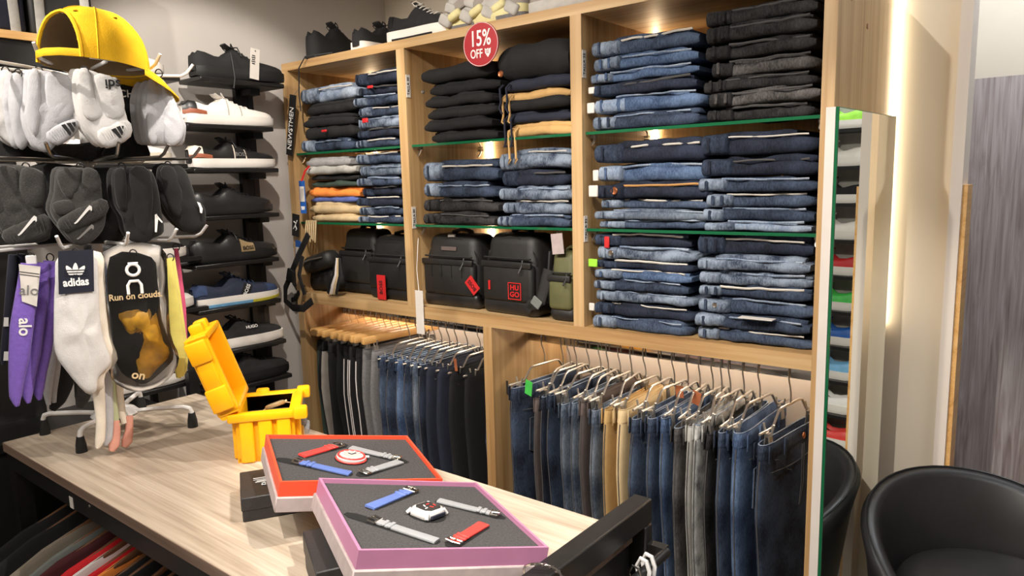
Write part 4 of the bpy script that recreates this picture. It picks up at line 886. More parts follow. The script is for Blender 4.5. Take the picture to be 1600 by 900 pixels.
b2 = small_box('black box propping up the pink watch box', (-.945, .715), rad(-28), .15, .12, .070)

# ------------------------------------------------------------------ yellow case with a watch in it
yc = thing('watch_case', 'open bright yellow rugged plastic case with ribbed sides', 'case', (-1.615, 1.005, TZ), (0, 0, rad(52)))
LX, LY, HZ = .140, .165, .125
m = MB(); wt = .012
for a, b, c, e in ((-LX/2, LX/2, LY/2-wt, LY/2), (-LX/2, LX/2, -LY/2, -LY/2+wt), (-LX/2, -LX/2+wt, -LY/2+wt, LY/2-wt), (LX/2-wt, LX/2, -LY/2+wt, LY/2-wt)): m.rbox(((a+b)/2, (c+e)/2, HZ/2), (b-a, e-c, HZ), .003, 2)
m.bb(-LX/2, LX/2, -LY/2, LY/2, 0, .012); m.build('body', 'case_yellow', yc)
for y_ in (-1, 1):
    for x in (-.044, 0.0, .044): MB().rbox((x, y_*(LY/2+.004), HZ*.45), (.034, .016, HZ*.90), .006, 3).build('rib', 'case_yellow', yc)
for x in (-1, 1):
    for y_ in ((-.045, .045) if x > 0 else (-.04, 0, .04)): MB().rbox((x*(LX/2+.004), y_, HZ*.45), (.016, .034, HZ*.9), .006, 3).build('rib', 'case_yellow', yc)
rim = MB()
for a, b, c, e in ((-LX/2-.016, LX/2+.016, LY/2-.008, LY/2+.016), (-LX/2-.016, LX/2+.016, -LY/2-.016, -LY/2+.008), (-LX/2-.016, -LX/2+.008, -LY/2, LY/2), (LX/2-.008, LX/2+.016, -LY/2, LY/2)): rim.rbox(((a+b)/2, (c+e)/2, HZ-.008), (b-a, e-c, .022), .005, 2)
rim.build('rim', 'case_yellow', yc)
for x, y_ in ((LX/2+.016, LY/2+.01), (LX/2+.016, -LY/2-.01), (-.02, LY/2+.018)): MB().rbox((x, y_, HZ-.006), (.034, .026, .032), .006, 2).build('corner_lug', 'case_yellow', yc)
l_ = MB().rbox((LX/2+.018, 0, HZ*.62), (.014, .052, .034), .004, 2).build('latch', 'midgrey_cloth', yc); MB().rbox((LX/2+.024, 0, HZ*.38), (.012, .060, .018), .004, 2).build('latch_handle', 'strap_grey', l_)
MB().tube([(LX/2+.024, -.036, HZ*.40), (LX/2+.024, .036, HZ*.40)], .006, 8).build('latch_pin', 'strap_grey', l_)
MB().bb(-LX/2+wt, LX/2-wt, -LY/2+wt, LY/2-wt, .02, .085).build('foam_insert', 'foam', yc, sm=0)
# lid hinged on the far side, standing open
Ml = Matrix.Translation((-LX/2-.022, 0, HZ)) @ Matrix.Rotation(rad(18), 4, 'Y').inverted()
lid = thing('lid', '', '', (0, 0, 0)); del lid['label']; del lid['category']
bpy.data.objects.remove(lid)
LL = .205
m = MB()
def lb(c, d, r): m.rbox(Ml @ V(c), d, r, 2, Ml.to_3x3())
lb((-.006, 0, LL/2), (.014, LY+.03, LL), .005)
for y_ in (-LY/2-.008, LY/2+.008): lb((.016, y_, LL/2), (.050, .014, LL), .005)
for z_ in (.008, LL-.008): lb((.016, 0, z_), (.050, LY+.03, .016), .005)
lid = m.build('lid', 'case_yellow', yc)
for y_, z_, sx, sy, sz in ((-LY/2-.018, LL*.22, .052, .014, .060), (-LY/2-.018, LL*.82, .050, .014, .056), (-LY/2-.014, LL*.52, .040, .012, .075)):
    MB().rbox(Ml @ V((.010, y_, z_)), (sx, sy, sz), .005, 2, Ml.to_3x3()).build('lid_rib', 'case_yellow', lid)
for y_ in (-.045, 0, .045): MB().rbox(Ml @ V((-.016, y_, LL*.5)), (.016, .030, LL*.9), .005, 2, Ml.to_3x3()).build('lid_rib', 'case_yellow', lid)
for y_ in (-.03, .03): MB().rbox(Ml @ V((.012, y_, LL+.010)), (.034, .026, .026), .006, 2, Ml.to_3x3()).build('lid_catch', 'case_yellow', lid)
MB().tube([Ml @ V((0, -LY/2-.012, 0)), Ml @ V((0, LY/2+.012, 0))], .010, 10).build('hinge', 'case_yellow', lid)
Mw = yc.rotation_euler.to_matrix().to_4x4(); Mw.translation = yc.location
wp = Mw @ V((.02, 0, .110))
w_ = thing('wristwatch', 'gold and black wristwatch lying in the yellow case', 'watch', wp, (rad(-18), rad(-14), rad(60)))
MB().lathe([(.0005, 0), (.024, 0), (.026, .003), (.026, .008), (.022, .011), (.0005, .011)], 24).build('case', 'gold_panel', w_); MB().lathe([(.0005, .0112), (.020, .0112), (.020, .0118), (.0005, .0118)], 24).build('dial', 'print_black', w_)
MB().sweep([(-.024, 0, .004), (-.040, 0, .000), (-.052, 0, -.012), (-.046, 0, -.024), (-.02, 0, -.028), (.02, 0, -.028), (.04, 0, -.02), (.044, 0, -.006), (.024, 0, .004)], .004, .022, (0, 1, 0), 10).build('bracelet', 'gold_panel', w_); MB().tube([(.026, 0, .006), (.031, 0, .006)], .003, 8).build('crown', 'gold_panel', w_)
for a in range(12): MB().box((.016*math.cos(a*PI/6), .016*math.sin(a*PI/6), .012), (.005, .0014, .0006), Matrix.Rotation(a*PI/6, 3, 'Z')).build('hour_mark', 'gold_panel', w_, sm=0)

# ------------------------------------------------------------------ shirts hanging under the table
SH = [(-2.155, 'soft_black', 'black'), (-2.09, 'soft_black', 'charcoal black'), (-2.0, 'shirt_taupe', 'taupe'), (-1.94, 'shirt_grey', 'grey'), (-1.895, 'darkred_cloth', 'dark red'), (-1.84, 'red_cloth', 'bright red'), (-1.80, 'white_cloth', 'white'), (-1.765, 'red_cloth', 'red'), (-1.73, 'orange_cloth', 'orange'), (-1.695, 'soft_black', 'plain black'), (-1.65, 'black_cloth', 'matt black'), (-1.60, 'soft_black', 'deep black'), (-1.55, 'black_cloth', 'soft black'), (-1.50, 'soft_black', 'dull black'), (-1.44, 'black_cloth', 'dense black')]
for k, (x, mt, cn) in enumerate(SH):
    th = .020 if cn in ('orange', 'white') else .026
    t = thing('hanging_shirt', '%s shirt hanging under front edge of the table' % cn, 'shirt', (x, .80, .86), (0, 0, .04*math.sin(k*3)), 'shirts under the table')
    secs = []
    for i in range(15):
        y_ = -.30+i*.60/14; d_ = abs(y_)
        zt = .0 if d_ < .05 else -.30*(d_-.05)-.02*max(0, d_-.22)*10
        zb_ = -.62 if d_ < .24 else -.26
        s2 = th*(1 if d_ < .22 else .8)
        wv = .008*noise.noise(V((y_*6, k, 2)))
        secs.append([V((wv-s2/2, y_, zb_)), V((wv-s2/2, y_, zt-.012)), V((wv-s2/4, y_, zt)), V((wv+s2/4, y_, zt)), V((wv+s2/2, y_, zt-.012)), V((wv+s2/2, y_, zb_))])
    MB().loft(secs).build('shirt_body', mt, t, 60)
    MB().tube([(th*.35*math.cos(a), .055*math.sin(a), .004+.006*math.cos(2*a)) for a in [2*PI*i/16 for i in range(16)]], .005, 6, True).build('collar', mt, t)
    h_ = thing('wooden_hanger', 'brown wooden hanger inside the %s shirt under the table' % cn, 'hanger', (x, .80, .848), (0, 0, .04*math.sin(k*3)), 'hangers under the table')
    MB().sweep([(0, -.20, -.045), (0, -.10, -.012), (0, 0, .012), (0, .10, -.012), (0, .20, -.045)], [.020, .026, .030, .026, .020], .014, (1, 0, 0), 10).build('shoulder', 'dark_hanger_wood', h_)
    MB().tube([(0, 0, .02), (0, 0, .057), (0, .10, .057), (0, .112, .067)], .002, 5).build('hook', 'chrome', h_)

# ------------------------------------------------------------------ dark fixtures along the left wall
cb = thing('low_cabinet', 'low black display cabinet along left wall behind table end', 'cabinet', (0, 0, 0))
MB().bb(-2.555, -2.33, .10, 1.05, .05, .985).build('body', 'black_paint', cb, sm=0); MB().bb(-2.558, -2.32, .09, 1.06, .985, 1.01).build('top', 'black_metal', cb, sm=0); MB().bb(-2.55, -2.34, .12, 1.03, 0, .05).build('plinth', 'black_paint', cb, sm=0)
MB().bb(-2.36, -2.332, 1.165, 1.20, 1.0, 1.09).build('end_stop', 'black_metal', r2, sm=0)
struct(MB().bb(-2.56, -2.53, -.6, .80, 1.01, 1.95).build('panel_1', 'black_paint', sm=0))
ws = thing('wall_shelf', 'light wood wall shelf with black underside at top left', 'shelf', (0, 0, 0))
za = atX(20, 50, -2.40).z
MB().bb(-2.558, -2.40, .25, .985, za-.018, za+.004).build('board', 'hanger_wood', ws, sm=0); MB().bb(-2.558, -2.41, .25, .985, za-.085, za-.018).build('fascia', 'black_paint', ws, sm=0)
for k, (y0, y1, mt, lab) in enumerate(((.845, 1.02, 'nylon_dark', 'dark grey tote with beige straps on top left shelf'), (.62, .835, 'navy_cloth', 'navy tote at left edge on top left shelf'))):
    t = thing('tote_bag', lab, 'bag', (-2.47, (y0+y1)/2, za+.004), group='totes on the wall shelf')
    MB().rbox((0, 0, .14), (.10, y1-y0, .28), .012, 2).build('body', mt, t, 60)
    for s_ in (-1, 1): MB().sweep([(.052, s_*(y1-y0)*.36, .0), (.054, s_*(y1-y0)*.35, .14), (.052, s_*(y1-y0)*.33, .28)], .026, .004, (1, 0, 0), 8).build('strap', 'beige_cloth' if False else 'lightgrey_cloth', t)

# ------------------------------------------------------------------ mirror leaning on the right side of the unit
mA, mB = V((-.438, 1.692, 0)), V((-.409, 2.14, 0)); dr = (mB-mA).normalized(); nr = V((dr.y, -dr.x, 0)); ang = math.atan2(dr.y, dr.x)
mi = thing('mirror', 'tall narrow mirror with green glass edge against unit side', 'mirror', mA, (0, 0, ang))
ML = (mB-mA).length; ztop = atX(1320, 168, -.43).z
MB().bb(0, ML, 0.0, .020, .02, ztop).build('backing_board', 'white_board', mi, sm=0)
MB().bb(.003, ML, -.006, 0.0, .02, ztop).build('glass_body', 'glass_edge', mi, sm=0)
MB().bb(.005, ML-.002, -.0068, -.006, .022, ztop-.002).build('mirror_face', 'mirror', mi, sm=0)
# shoe shelves round the corner, seen in the mirror
sr = thing('shoe_rack', 'black shoe shelves with bright boxes and shoes reflected in the mirror', 'rack', (0, 0, 0))
for x in (.24, .40): MB().bb(x, x+.02, 2.80, 2.93, .2, 2.2).build('post', 'black_metal', sr, sm=0)
MB().bb(-.07, .42, 2.932, 2.95, .2, 2.2).build('back_sheet', 'fog_grey', sr, sm=0)
cl = [('lime', 'lime green'), ('leather_white', 'white'), ('suede_black', 'black'), ('leather_white', 'chalk white'), ('tag_red', 'red'), ('tag_green', 'green'), ('tag_blue', 'blue'), ('sky_blue', 'sky blue'), ('print_white', 'plain white'), ('strap_red', 'coral')]
for k, (mt, cn) in enumerate(cl):
    z = 1.86-k*.135
    MB().bb(-.07, .40, 2.80, 2.93, z-.012, z).build('shelf', 'black_metal', sr, sm=0)
    shoe('%s sneaker reflected in the mirror from shelves round corner' % cn, (-.066, 2.865, z), 0.0, mt, 'sole_white', .03, .30, .9, 'leather_white', stripes=('print_black', .45, .52, .59), group='shoes seen only in the mirror')

# ------------------------------------------------------------------ black bar stool
ch = thing('stool', 'black padded barrel-back stool at bottom right', 'stool', (-.082, 1.94, 0), (0, 0, 0))
SZ = .635
MB().lathe([(.001, 0), (.23, 0), (.235, .008), (.22, .016), (.04, .03), (.03, .06), (.028, SZ-.12), (.06, SZ-.09), (.001, SZ-.09)], 28).build('pedestal', 'chrome', ch)
secs = []
K2 = 1.19
prof = [(r*K2, z*K2) for r, z in [(.001, -.09), (.12, -.09), (.175, -.07), (.198, -.03), (.198, .0), (.185, .022), (.15, .034), (.08, .038), (.001, .039)]]
MB().lathe([(r, SZ+z+.045) for r, z in prof], 36).build('seat_cushion', 'vinyl_black', ch, 80)
secs = []; NB = 34; back = rad(128)
for i in range(NB+1):
    f = -1+2*i/NB; a = back+f*rad(118)
    top_ = .205*(math.cos(f*PI/2)**.75 if abs(f) < 1 else 0)+.012
    lean = .045*math.cos(f*PI/2)
    c, s_ = math.cos(a), math.sin(a)
    ri, ro = .196, .232
    pr = [(ri, -.075), (ro-.02, -.10), (ro, -.06), (ro+lean*.6, top_*.6), (ro+lean, top_-.012), (ro+lean-.010, top_), (ri+lean+.008, top_), (ri+lean-.002, top_-.014), (ri+lean*.5, top_*.5), (ri, .01)]
    secs.append([V((r*c*K2, r*s_*K2, SZ+z*K2)) for r, z in pr])
bk = MB().loft(secs).build('backrest', 'vinyl_black', ch, 80)
MB().tube([secs[i][5]+V((0, 0, .002)) for i in range(1, NB)], .0022, 5).build('piping', 'leather_black', bk)
a = rad(200); MB().box((.246*K2*math.cos(a), .246*K2*math.sin(a), SZ+.02), (.018, .004, .022), Matrix.Rotation(a, 3, 'Z')).build('fabric_label', 'steel', ch, sm=0)
MB().tube([(.15*math.cos(a*PI/12), .15*math.sin(a*PI/12), .32) for a in range(24)], .009, 8, True).build('footrest', 'chrome', ch); 
for a in (0, PI/2, PI, 3*PI/2): MB().tube([(.028*math.cos(a), .028*math.sin(a), .34), (.15*math.cos(a), .15*math.sin(a), .32)], .006, 6).build('footrest_arm', 'chrome', ch)

# ------------------------------------------------------------------ sock stand on the table
P0 = V((-2.10, .83, 0)); TOC = V((-P0.x, -P0.y, 0)).normalized(); TT = V((-TOC.y, TOC.x, 0)); RA = math.atan2(TT.y, TT.x)
def rp(px, py, a): return hit(px, py, P0+TOC*a, TOC)
ss = thing('sock_stand', 'white wire counter stand with three tiers of sock hooks', 'stand', (P0.x, P0.y, TZ), (0, 0, 0))
def sl(p): return V(p)-V((P0.x, P0.y, TZ))
MB().tube([(0, 0, .05), (0, 0, 1.06)], .013, 12).build('column', 'white_metal', ss)
MB().lathe([(.001, .046), (.055, .046), (.062, .054), (.05, .066), (.016, .075), (.001, .075)], 20).build('hub', 'white_metal', ss)
for f in ((-2.011, .703), (-1.955, .975), (-2.252, .700), (-2.245, .965)):
    d = V((f[0]-P0.x, f[1]-P0.y, 0))
    MB().tube([d*.15+V((0, 0, .056)), d*.5+V((0, 0, .06)), d*.90+V((0, 0, .06)), d*.98+V((0, 0, .055)), d+V((0, 0, .045)), d+V((0, 0, .03))], .0065, 8).build('foot_rod', 'white_metal', ss)
    MB().lathe([(.001, 0), (.014, 0), (.013, .02), (.009, .042), (.001, .042)], 12, Matrix.Translation(d)).build('rubber_foot', 'rubber', ss)
TIERS = [(2.005, 'white_metal'), (1.785, 'steel'), (1.572, 'white_metal')]
def arm(tier, ax, a, tip=.03, mt=None):
    """arm from the column to a hook tip; ax sideways, a towards the viewer"""
    z = TIERS[tier][0]-TZ; e = TT*ax+TOC*a
    MB().tube([V((0, 0, z-.004)), e*.55+V((0, 0, z)), e+V((0, 0, z)), e*1.06+V((0, 0, z+.008)), e*1.13+V((0, 0, z+tip))], .0042, 7).build('hook_arm', mt or TIERS[tier][1], ss)
for tr in range(3):
    for ax, a in ((-.20, .22), (-.07, .25), (.06, .26), (.16, .20), (.24, .08), (-.26, .10), (-.12, -.22), (.14, -.22)): arm(tr, ax, a)
    z = TIERS[tr][0]-TZ
    MB().lathe([(.001, z-.012), (.022, z-.012), (.022, z+.008), (.001, z+.008)], 14).build('tier_collar', 'white_metal', ss)
def plate(t, pts, mt, nm, y, d=.0016, par=None):
    return MB().prism(pts, d, Matrix.Translation((0, y, 0))).build(nm, mt, par or t)
def smooth(pts, n=3):
    """Catmull-Rom through an outline"""
    out = []; m = len(pts)
    for i in range(m):
        p0, p1, p2, p3 = pts[i-1], pts[i], pts[(i+1) % m], pts[(i+2) % m]
        for k in range(n):
            t = k/n
            out.append(tuple(.5*((2*p1[j])+(-p0[j]+p2[j])*t+(2*p0[j]-5*p1[j]+4*p2[j]-p3[j])*t*t+(-p0[j]+3*p1[j]-3*p2[j]+p3[j])*t**3) for j in (0, 1)))
    return out
def sock(label, hook, a, outline, mt, thick=.022, layers=1, dx=0, mats=None, name='sock_pair', ring=True, group='socks on the stand', amp=.006, yaw=0, cuff=None, folds=()):
    """outline in photo pixels on the plane a in front of the column"""
    h = rp(hook[0], hook[1], a)
    t = thing(name, label, 'socks', h, (0, 0, RA+yaw), group)
    def loc(px, py):
        p = rp(px, py, a)-h; return (p.dot(TT), p.z)
    pts = []
    for q in outline:
        p = rp(q[0], q[1], a)-h; pts.append((p.dot(TT), p.z))
    pts = smooth(pts)
    for k in range(layers):
        m = mats[k] if mats else mt
        MB().puff([(x-dx*k*1.6, z+.003*k) for x, z in pts], thick, 7, amp*1.7, len(label)+k*3.7, y0=k*thick*.75).build('sock', m, t, 80)
    if ring: MB().tube([(.008*math.cos(q), -.004*math.cos(q), .010*math.sin(q)-.004) for q in [2*PI*i/12 for i in range(12)]], .0016, 5, True).build('hook_ring', 'rubber', t)
    t_loc[t.name] = loc
    for q, fo in enumerate(folds): MB().puff(smooth([loc(*p) for p in fo]), thick*.5, 5, .004, q*5+2, y0=-thick*.34).build('fold', mt, t, 80)
    if cuff:
        cp_ = smooth([loc(*q) for q in cuff]); MB().puff(cp_, thick*.55, 5, .003, 3, y0=-thick*.38).build('cuff', mt, t, 80)
        a_, b_, c_, d_ = [V((loc(*q)[0], 0, loc(*q)[1])) for q in (cuff[0], cuff[1], cuff[2], cuff[-1])]
        for k in range(1, 12):
            f = k/12; p_ = a_.lerp(b_, f); q_ = d_.lerp(c_, f); mid = (p_+q_)/2
            MB().tube([p_.lerp(mid, .25)+V((0, -thick*.57, 0)), mid+V((0, -thick*.66, 0)), q_.lerp(mid, .25)+V((0, -thick*.57, 0))], .0011, 4).build('cuff_rib', mt, t)
    return t, loc, thick
t_loc = {}
def mark(t, loc, th, polys, mt, nm='mark', y=None):
    hasc = any(c.name.startswith('cuff') for c in t.children)
    for pl in polys: plate(t, [loc(*p) for p in pl], mt, nm, -(th*(.68 if hasc else .5)+.002) if y is None else y)
def bars(cx, cy, s=1.0, an=0):
    out = []
    for k in range(3):
        x = cx-12*s+k*9*s; y0 = cy+4*s; ln = (9+5*k)*s*0+(16-4*k*0)*s
        h = (14, 11, 7)[k]*s if False else (8+4*(2-k))*s
        out.append([(x, y0-h*.55), (x+6*s, y0-h*.75), (x+6*s+h*.5, y0+h*.35), (x+h*.5, y0+h*.5)])
    return out
# --- upper tier: white and grey ankle socks
sock('folded white ankle socks at far left of upper tier', (8, 108), .10, [(0, 112), (14, 110), (24, 125), (30, 160), (36, 190), (46, 215), (38, 232), (20, 228), (2, 215), (-14, 200), (-14, 140)], 'knit_white', .03, 2, .008)
sock('second folded white ankle socks from left on upper tier', (28, 112), .16, [(20, 114), (36, 122), (40, 150), (46, 180), (48, 215), (36, 234), (24, 224), (16, 190), (12, 150)], 'knit_light', .03, 2, .008)
t, loc, th = sock('grey white ankle socks with three black bars, left one on upper tier', (60, 108), .20, [(46, 112), (70, 110), (118, 124), (120, 160), (120, 200), (92, 222), (74, 238), (54, 228), (38, 186), (42, 150)], 'knit_light', .036, 3, .006, cuff=[(72, 208), (116, 186), (122, 206), (90, 228)], folds=([(46, 116), (62, 114), (66, 180), (56, 215), (42, 180)], [(72, 116), (116, 128), (118, 176), (80, 196)]))
mark(t, loc, th, [[(96, 197), (102, 195), (112, 209), (110, 214)], [(104, 194), (111, 193), (117, 203), (115, 209)], [(112, 193), (118, 192), (119, 197), (117, 200)]], 'print_black', 'logo_bar')
t, loc, th = sock('white ankle socks with three black bars, right one on upper tier', (132, 108), .26, [(122, 112), (136, 108), (168, 120), (184, 124), (192, 160), (200, 190), (203, 214), (186, 222), (166, 232), (146, 214), (130, 190), (120, 150)], 'knit_white', .036, 3, .006, cuff=[(152, 206), (198, 188), (204, 214), (168, 232)], folds=([(122, 114), (140, 112), (150, 160), (160, 182), (142, 190), (126, 170)], [(146, 120), (184, 128), (194, 180), (166, 186)]))
mark(t, loc, th, [[(173, 204), (180, 201), (190, 216), (186, 217)], [(181, 200), (187, 198), (192, 208), (190, 213)], [(189, 198), (193, 198), (192, 203), (191, 203)]], 'print_black', 'logo_bar')
q = loc(176, 133); text('sdi', .030, 'print_black', t, (q[0], -th*.64, q[1]), (PI/2, PI, 0), bold=.02)
t, loc, th = sock('black socks hanging behind the white ones on upper tier', (200, 112), .10, [(186, 124), (206, 126), (218, 140), (220, 180), (228, 220), (234, 246), (200, 246), (160, 246), (170, 220), (190, 190)], 'knit_black', .03, 2, .006)
q = loc(195, 148); text('ICH', .026, 'print_white', t, (q[0], -th/2-.002, q[1]), (PI/2, 0, 0), bold=.01)
sock('pale grey ribbed ankle socks at right of upper tier', (248, 112), .18, [(228, 132), (244, 122), (256, 126), (270, 150), (286, 185), (291, 200), (284, 228), (256, 228), (232, 226), (224, 200), (220, 160)], 'knit_light', .034, 3, .007, folds=([(228, 136), (242, 128), (250, 180), (244, 224), (230, 216)], [(252, 130), (262, 148), (286, 196), (280, 224), (256, 222)]))
sock('black socks hanging low at left of upper tier', (20, 225), .04, [(-10, 220), (50, 222), (100, 230), (100, 250), (40, 252), (-10, 252)], 'knit_black', .03, 1, 0)
sock('mid grey sock toes below the white socks', (110, 215), .06, [(60, 225), (120, 225), (155, 222), (156, 250), (110, 250), (80, 246)], 'knit_charcoal', .03, 1, 0, ring=False)
tag(MB().rbox((0, 0, 0), (.002, .10, .055), .0005, 1).build('shoe_box_lid', 'tag_blue', loc=(-2.47, 1.02, 1.965)), 'blue card panel behind the yellow cap brim', 'card')
# --- middle tier: charcoal and black socks with tick marks
def tick(p0, s, ang):
    pts = [(-1.0, -.05), (-.2, .34), (.55, .95), (.95, 1.5), (1.12, 1.25), (.9, .6), (.3, -.15), (-.5, -.42)]
    base_ = [(0, 0), (.10, .07), (.42, .42), (.80, .86), (.93, .98), (1.06, .90), (1.07, .70), (1.0, .62), (.98, .72), (.88, .70), (.60, .42), (.22, .04), (.06, -.06)]
    c, s_ = math.cos(ang), math.sin(ang)
    return [(p0[0]+s*(x*c-y*s_), p0[1]-s*(x*s_+y*c)) for x, y in base_]
t, loc, th = sock('charcoal socks with white tick at left of middle tier', (40, 258), .18, [(-16, 266), (20, 258), (66, 268), (72, 300), (68, 326), (74, 345), (78, 372), (50, 380), (18, 378), (2, 360), (-16, 330)], 'knit_charcoal', .036, 2, .006, cuff=[(6, 360), (70, 334), (78, 366), (20, 382)], folds=([(-14, 268), (24, 262), (30, 300), (24, 328), (-14, 334)], [(34, 264), (66, 270), (72, 300), (66, 322), (34, 322)]))
mark(t, loc, th, [tick((29, 366), 29, .05)], 'print_white', 'tick_mark')
t, loc, th = sock('charcoal socks with white and grey ticks, second on middle tier', (125, 258), .22, [(88, 266), (112, 262), (150, 266), (158, 290), (160, 310), (166, 332), (160, 360), (140, 380), (118, 382), (98, 360), (78, 330), (84, 300)], 'knit_charcoal', .036, 2, .006, cuff=[(92, 342), (158, 310), (166, 334), (106, 362)], folds=([(90, 268), (126, 264), (124, 296), (112, 312), (96, 298)], [(130, 264), (152, 268), (157, 294), (130, 306)], [(82, 318), (110, 312), (118, 330), (92, 336)]))
mark(t, loc, th, [tick((116, 348), 27, .05)], 'print_white', 'tick_mark'); mark(t, loc, th, [tick((120, 372), 24, -.05)], 'print_grey', 'tick_mark')
t, loc, th = sock('black socks with white tick, third on middle tier', (190, 258), .22, [(176, 268), (190, 262), (232, 264), (246, 290), (252, 330), (256, 362), (240, 372), (222, 382), (198, 368), (190, 340), (178, 320), (174, 290)], 'knit_black', .038, 2, .006, folds=([(178, 270), (194, 264), (198, 300), (196, 330), (182, 318)], [(202, 266), (234, 268), (238, 330), (226, 368), (206, 340)]))
mark(t, loc, th, [[(241, 335), (244, 334), (246, 342), (244, 362), (241, 362)], [(243, 334), (253, 346), (252, 348), (243, 339)]], 'print_white', 'tick_mark')
t, loc, th = sock('black ankle socks with white tick at right of middle tier', (262, 256), .16, [(246, 262), (268, 256), (288, 264), (300, 290), (306, 310), (320, 325), (320, 352), (300, 366), (276, 352), (258, 330), (246, 300)], 'knit_black', .038, 2, .006, folds=([(250, 266), (270, 262), (284, 300), (280, 340), (262, 322)],))
mark(t, loc, th, [[(306, 315), (311, 317), (315, 326), (314, 333), (311, 332), (310, 324)]], 'print_white', 'tick_mark')
sock('plain black socks filling the middle tier behind charcoal pairs', (90, 262), .08, [(40, 262), (140, 262), (190, 268), (196, 330), (190, 376), (110, 380), (50, 376)], 'knit_black', .04, 1, 0)
# --- lower tier: hanging pairs, tubes along a path
def long_sock(label, hook, a, path, wid, mt, thk=.016, name='sock', n=1, dx=.012, dy=.014, group='socks on the stand', mats=None):
    h = rp(hook[0], hook[1], a); t = thing(name, label, 'socks', h, (0, 0, RA), group)
    def loc(px, py):
        p = rp(px, py, a)-h; return (p.dot(TT), p.z)
    mpp = (rp(hook[0]+10, hook[1], a)-h).length/10
    for k in range(n):
        pts = [V((loc(*p)[0]+dx*k, dy*k, loc(*p)[1])) for p in path]
        sp = []; ws = []
        for i in range(len(pts)-1):
            for s_ in range(4):
                f = s_/4; sp.append(pts[i].lerp(pts[i+1], f)); ws.append((wid[i]+(wid[i+1]-wid[i])*f)*mpp)
        sp.append(pts[-1]); ws.append(wid[-1]*mpp)
        for i in range(1, len(sp)-1): sp[i] = (sp[i-1]+sp[i]*2+sp[i+1])/4
        MB().sweep(sp, ws, thk, (0, 1, 0), 12, .75).build('sock', mats[k] if mats else mt, t, 80)
    MB().tube([(.008*math.cos(q), -.004*math.cos(q), .010*math.sin(q)-.004) for q in [2*PI*i/12 for i in range(12)]], .0016, 5, True).build('hook_ring', 'rubber', t)
    return t, loc, thk
t, loc, th = long_sock('navy socks with white bands at far left of lower tier', (22, 392), .10, [(20, 398), (16, 450), (12, 500), (8, 540), (6, 562), (5, 570)], [14, 15, 14, 14, 12, 6], 'knit_navy', .016, n=2, dx=.016)
for y_ in (495, 548):
    mark(t, loc, th, [[(7, y_), (14, y_), (14, y_+14), (6, y_+14)]], 'print_white', 'band_patch')
t, loc, th = long_sock('purple socks with white card header on lower tier', (48, 398), .20, [(46, 412), (42, 460), (34, 510), (30, 556), (26, 590), (24, 620), (27, 634)], [28, 36, 38, 34, 26, 20, 8], 'knit_purple', .018, n=3, dx=.022, dy=.016)
plate(t, [loc(30, 412), loc(64, 416), loc(58, 478), loc(35, 470)], 'white_card', 'header_card', -.011)
for y_ in (423, 427): plate(t, [loc(31, y_), loc(62, y_+4), loc(62, y_+5), loc(31, y_+1)], 'print_black', 'header_line', -.0128, .0006)
q = loc(46, 453); text('alo', .034, 'print_grey', t, (q[0], -.0135, q[1]), (PI/2, .12, 0)); q = loc(39, 510); text('alo', .036, 'print_white', t, (q[0], -.0105, q[1]), (PI/2, PI/2+.1, 0), bold=.02)
MB().rbox((0, -.004, -.012), (.022, .004, .022), .002, 1).build('plastic_hanger', 'white_metal', t)
long_sock('pale grey socks behind the purple ones', (78, 400), .12, [(84, 410), (84, 470), (82, 530), (78, 580), (74, 615), (76, 632)], [22, 24, 22, 18, 14, 8], 'knit_light', .014, n=2, dx=.012)
t, loc, th = sock('large white sock with navy header card on lower tier', (118, 392), .26, [(92, 400), (146, 398), (154, 440), (156, 490), (162, 530), (174, 566), (154, 590), (150, 612), (134, 614), (104, 580), (86, 550), (84, 500), (86, 440)], 'knit_white', .024, 2, -.010, mats=['knit_white', 'knit_cream'], amp=.004, name='sock')
hc = plate(t, [loc(91, 392), loc(146, 389), loc(147, 454), loc(92, 459)], 'card_navy', 'header_card', -.013)
q = loc(119, 440); text('adidas', .026, 'print_white', t, (q[0], -.0152, q[1]), (PI/2, 0, 0), bold=.03, wid=.82)
def leaf(cx, cy, w, h, an):
    pts = []
    for i in range(10):
        a_ = 2*PI*i/10; r_ = abs(math.cos(a_/1))**.6
        x, y_ = math.sin(a_)*w*(.55+.45*math.cos(a_) if False else 1)*.5*(1-.35*math.cos(a_)), -math.cos(a_)*h*.5
        c, s_ = math.cos(an), math.sin(an); pts.append(loc(cx+x*c-y_*s_, cy+x*s_+y_*c))
    return pts
for dx_, an in ((-9, -.62), (0, 0), (9, .62)): plate(t, leaf(118+dx_, 419+(3 if dx_ else 0), 9, 19, an), 'print_white', 'leaf_mark', -.0146, .0008)
for y_ in (421, 425, 429): plate(t, [loc(101, y_), loc(136, y_-1), loc(136, y_+.4), loc(101, y_+1.4)], 'card_navy', 'leaf_gap', -.0154, .0006)
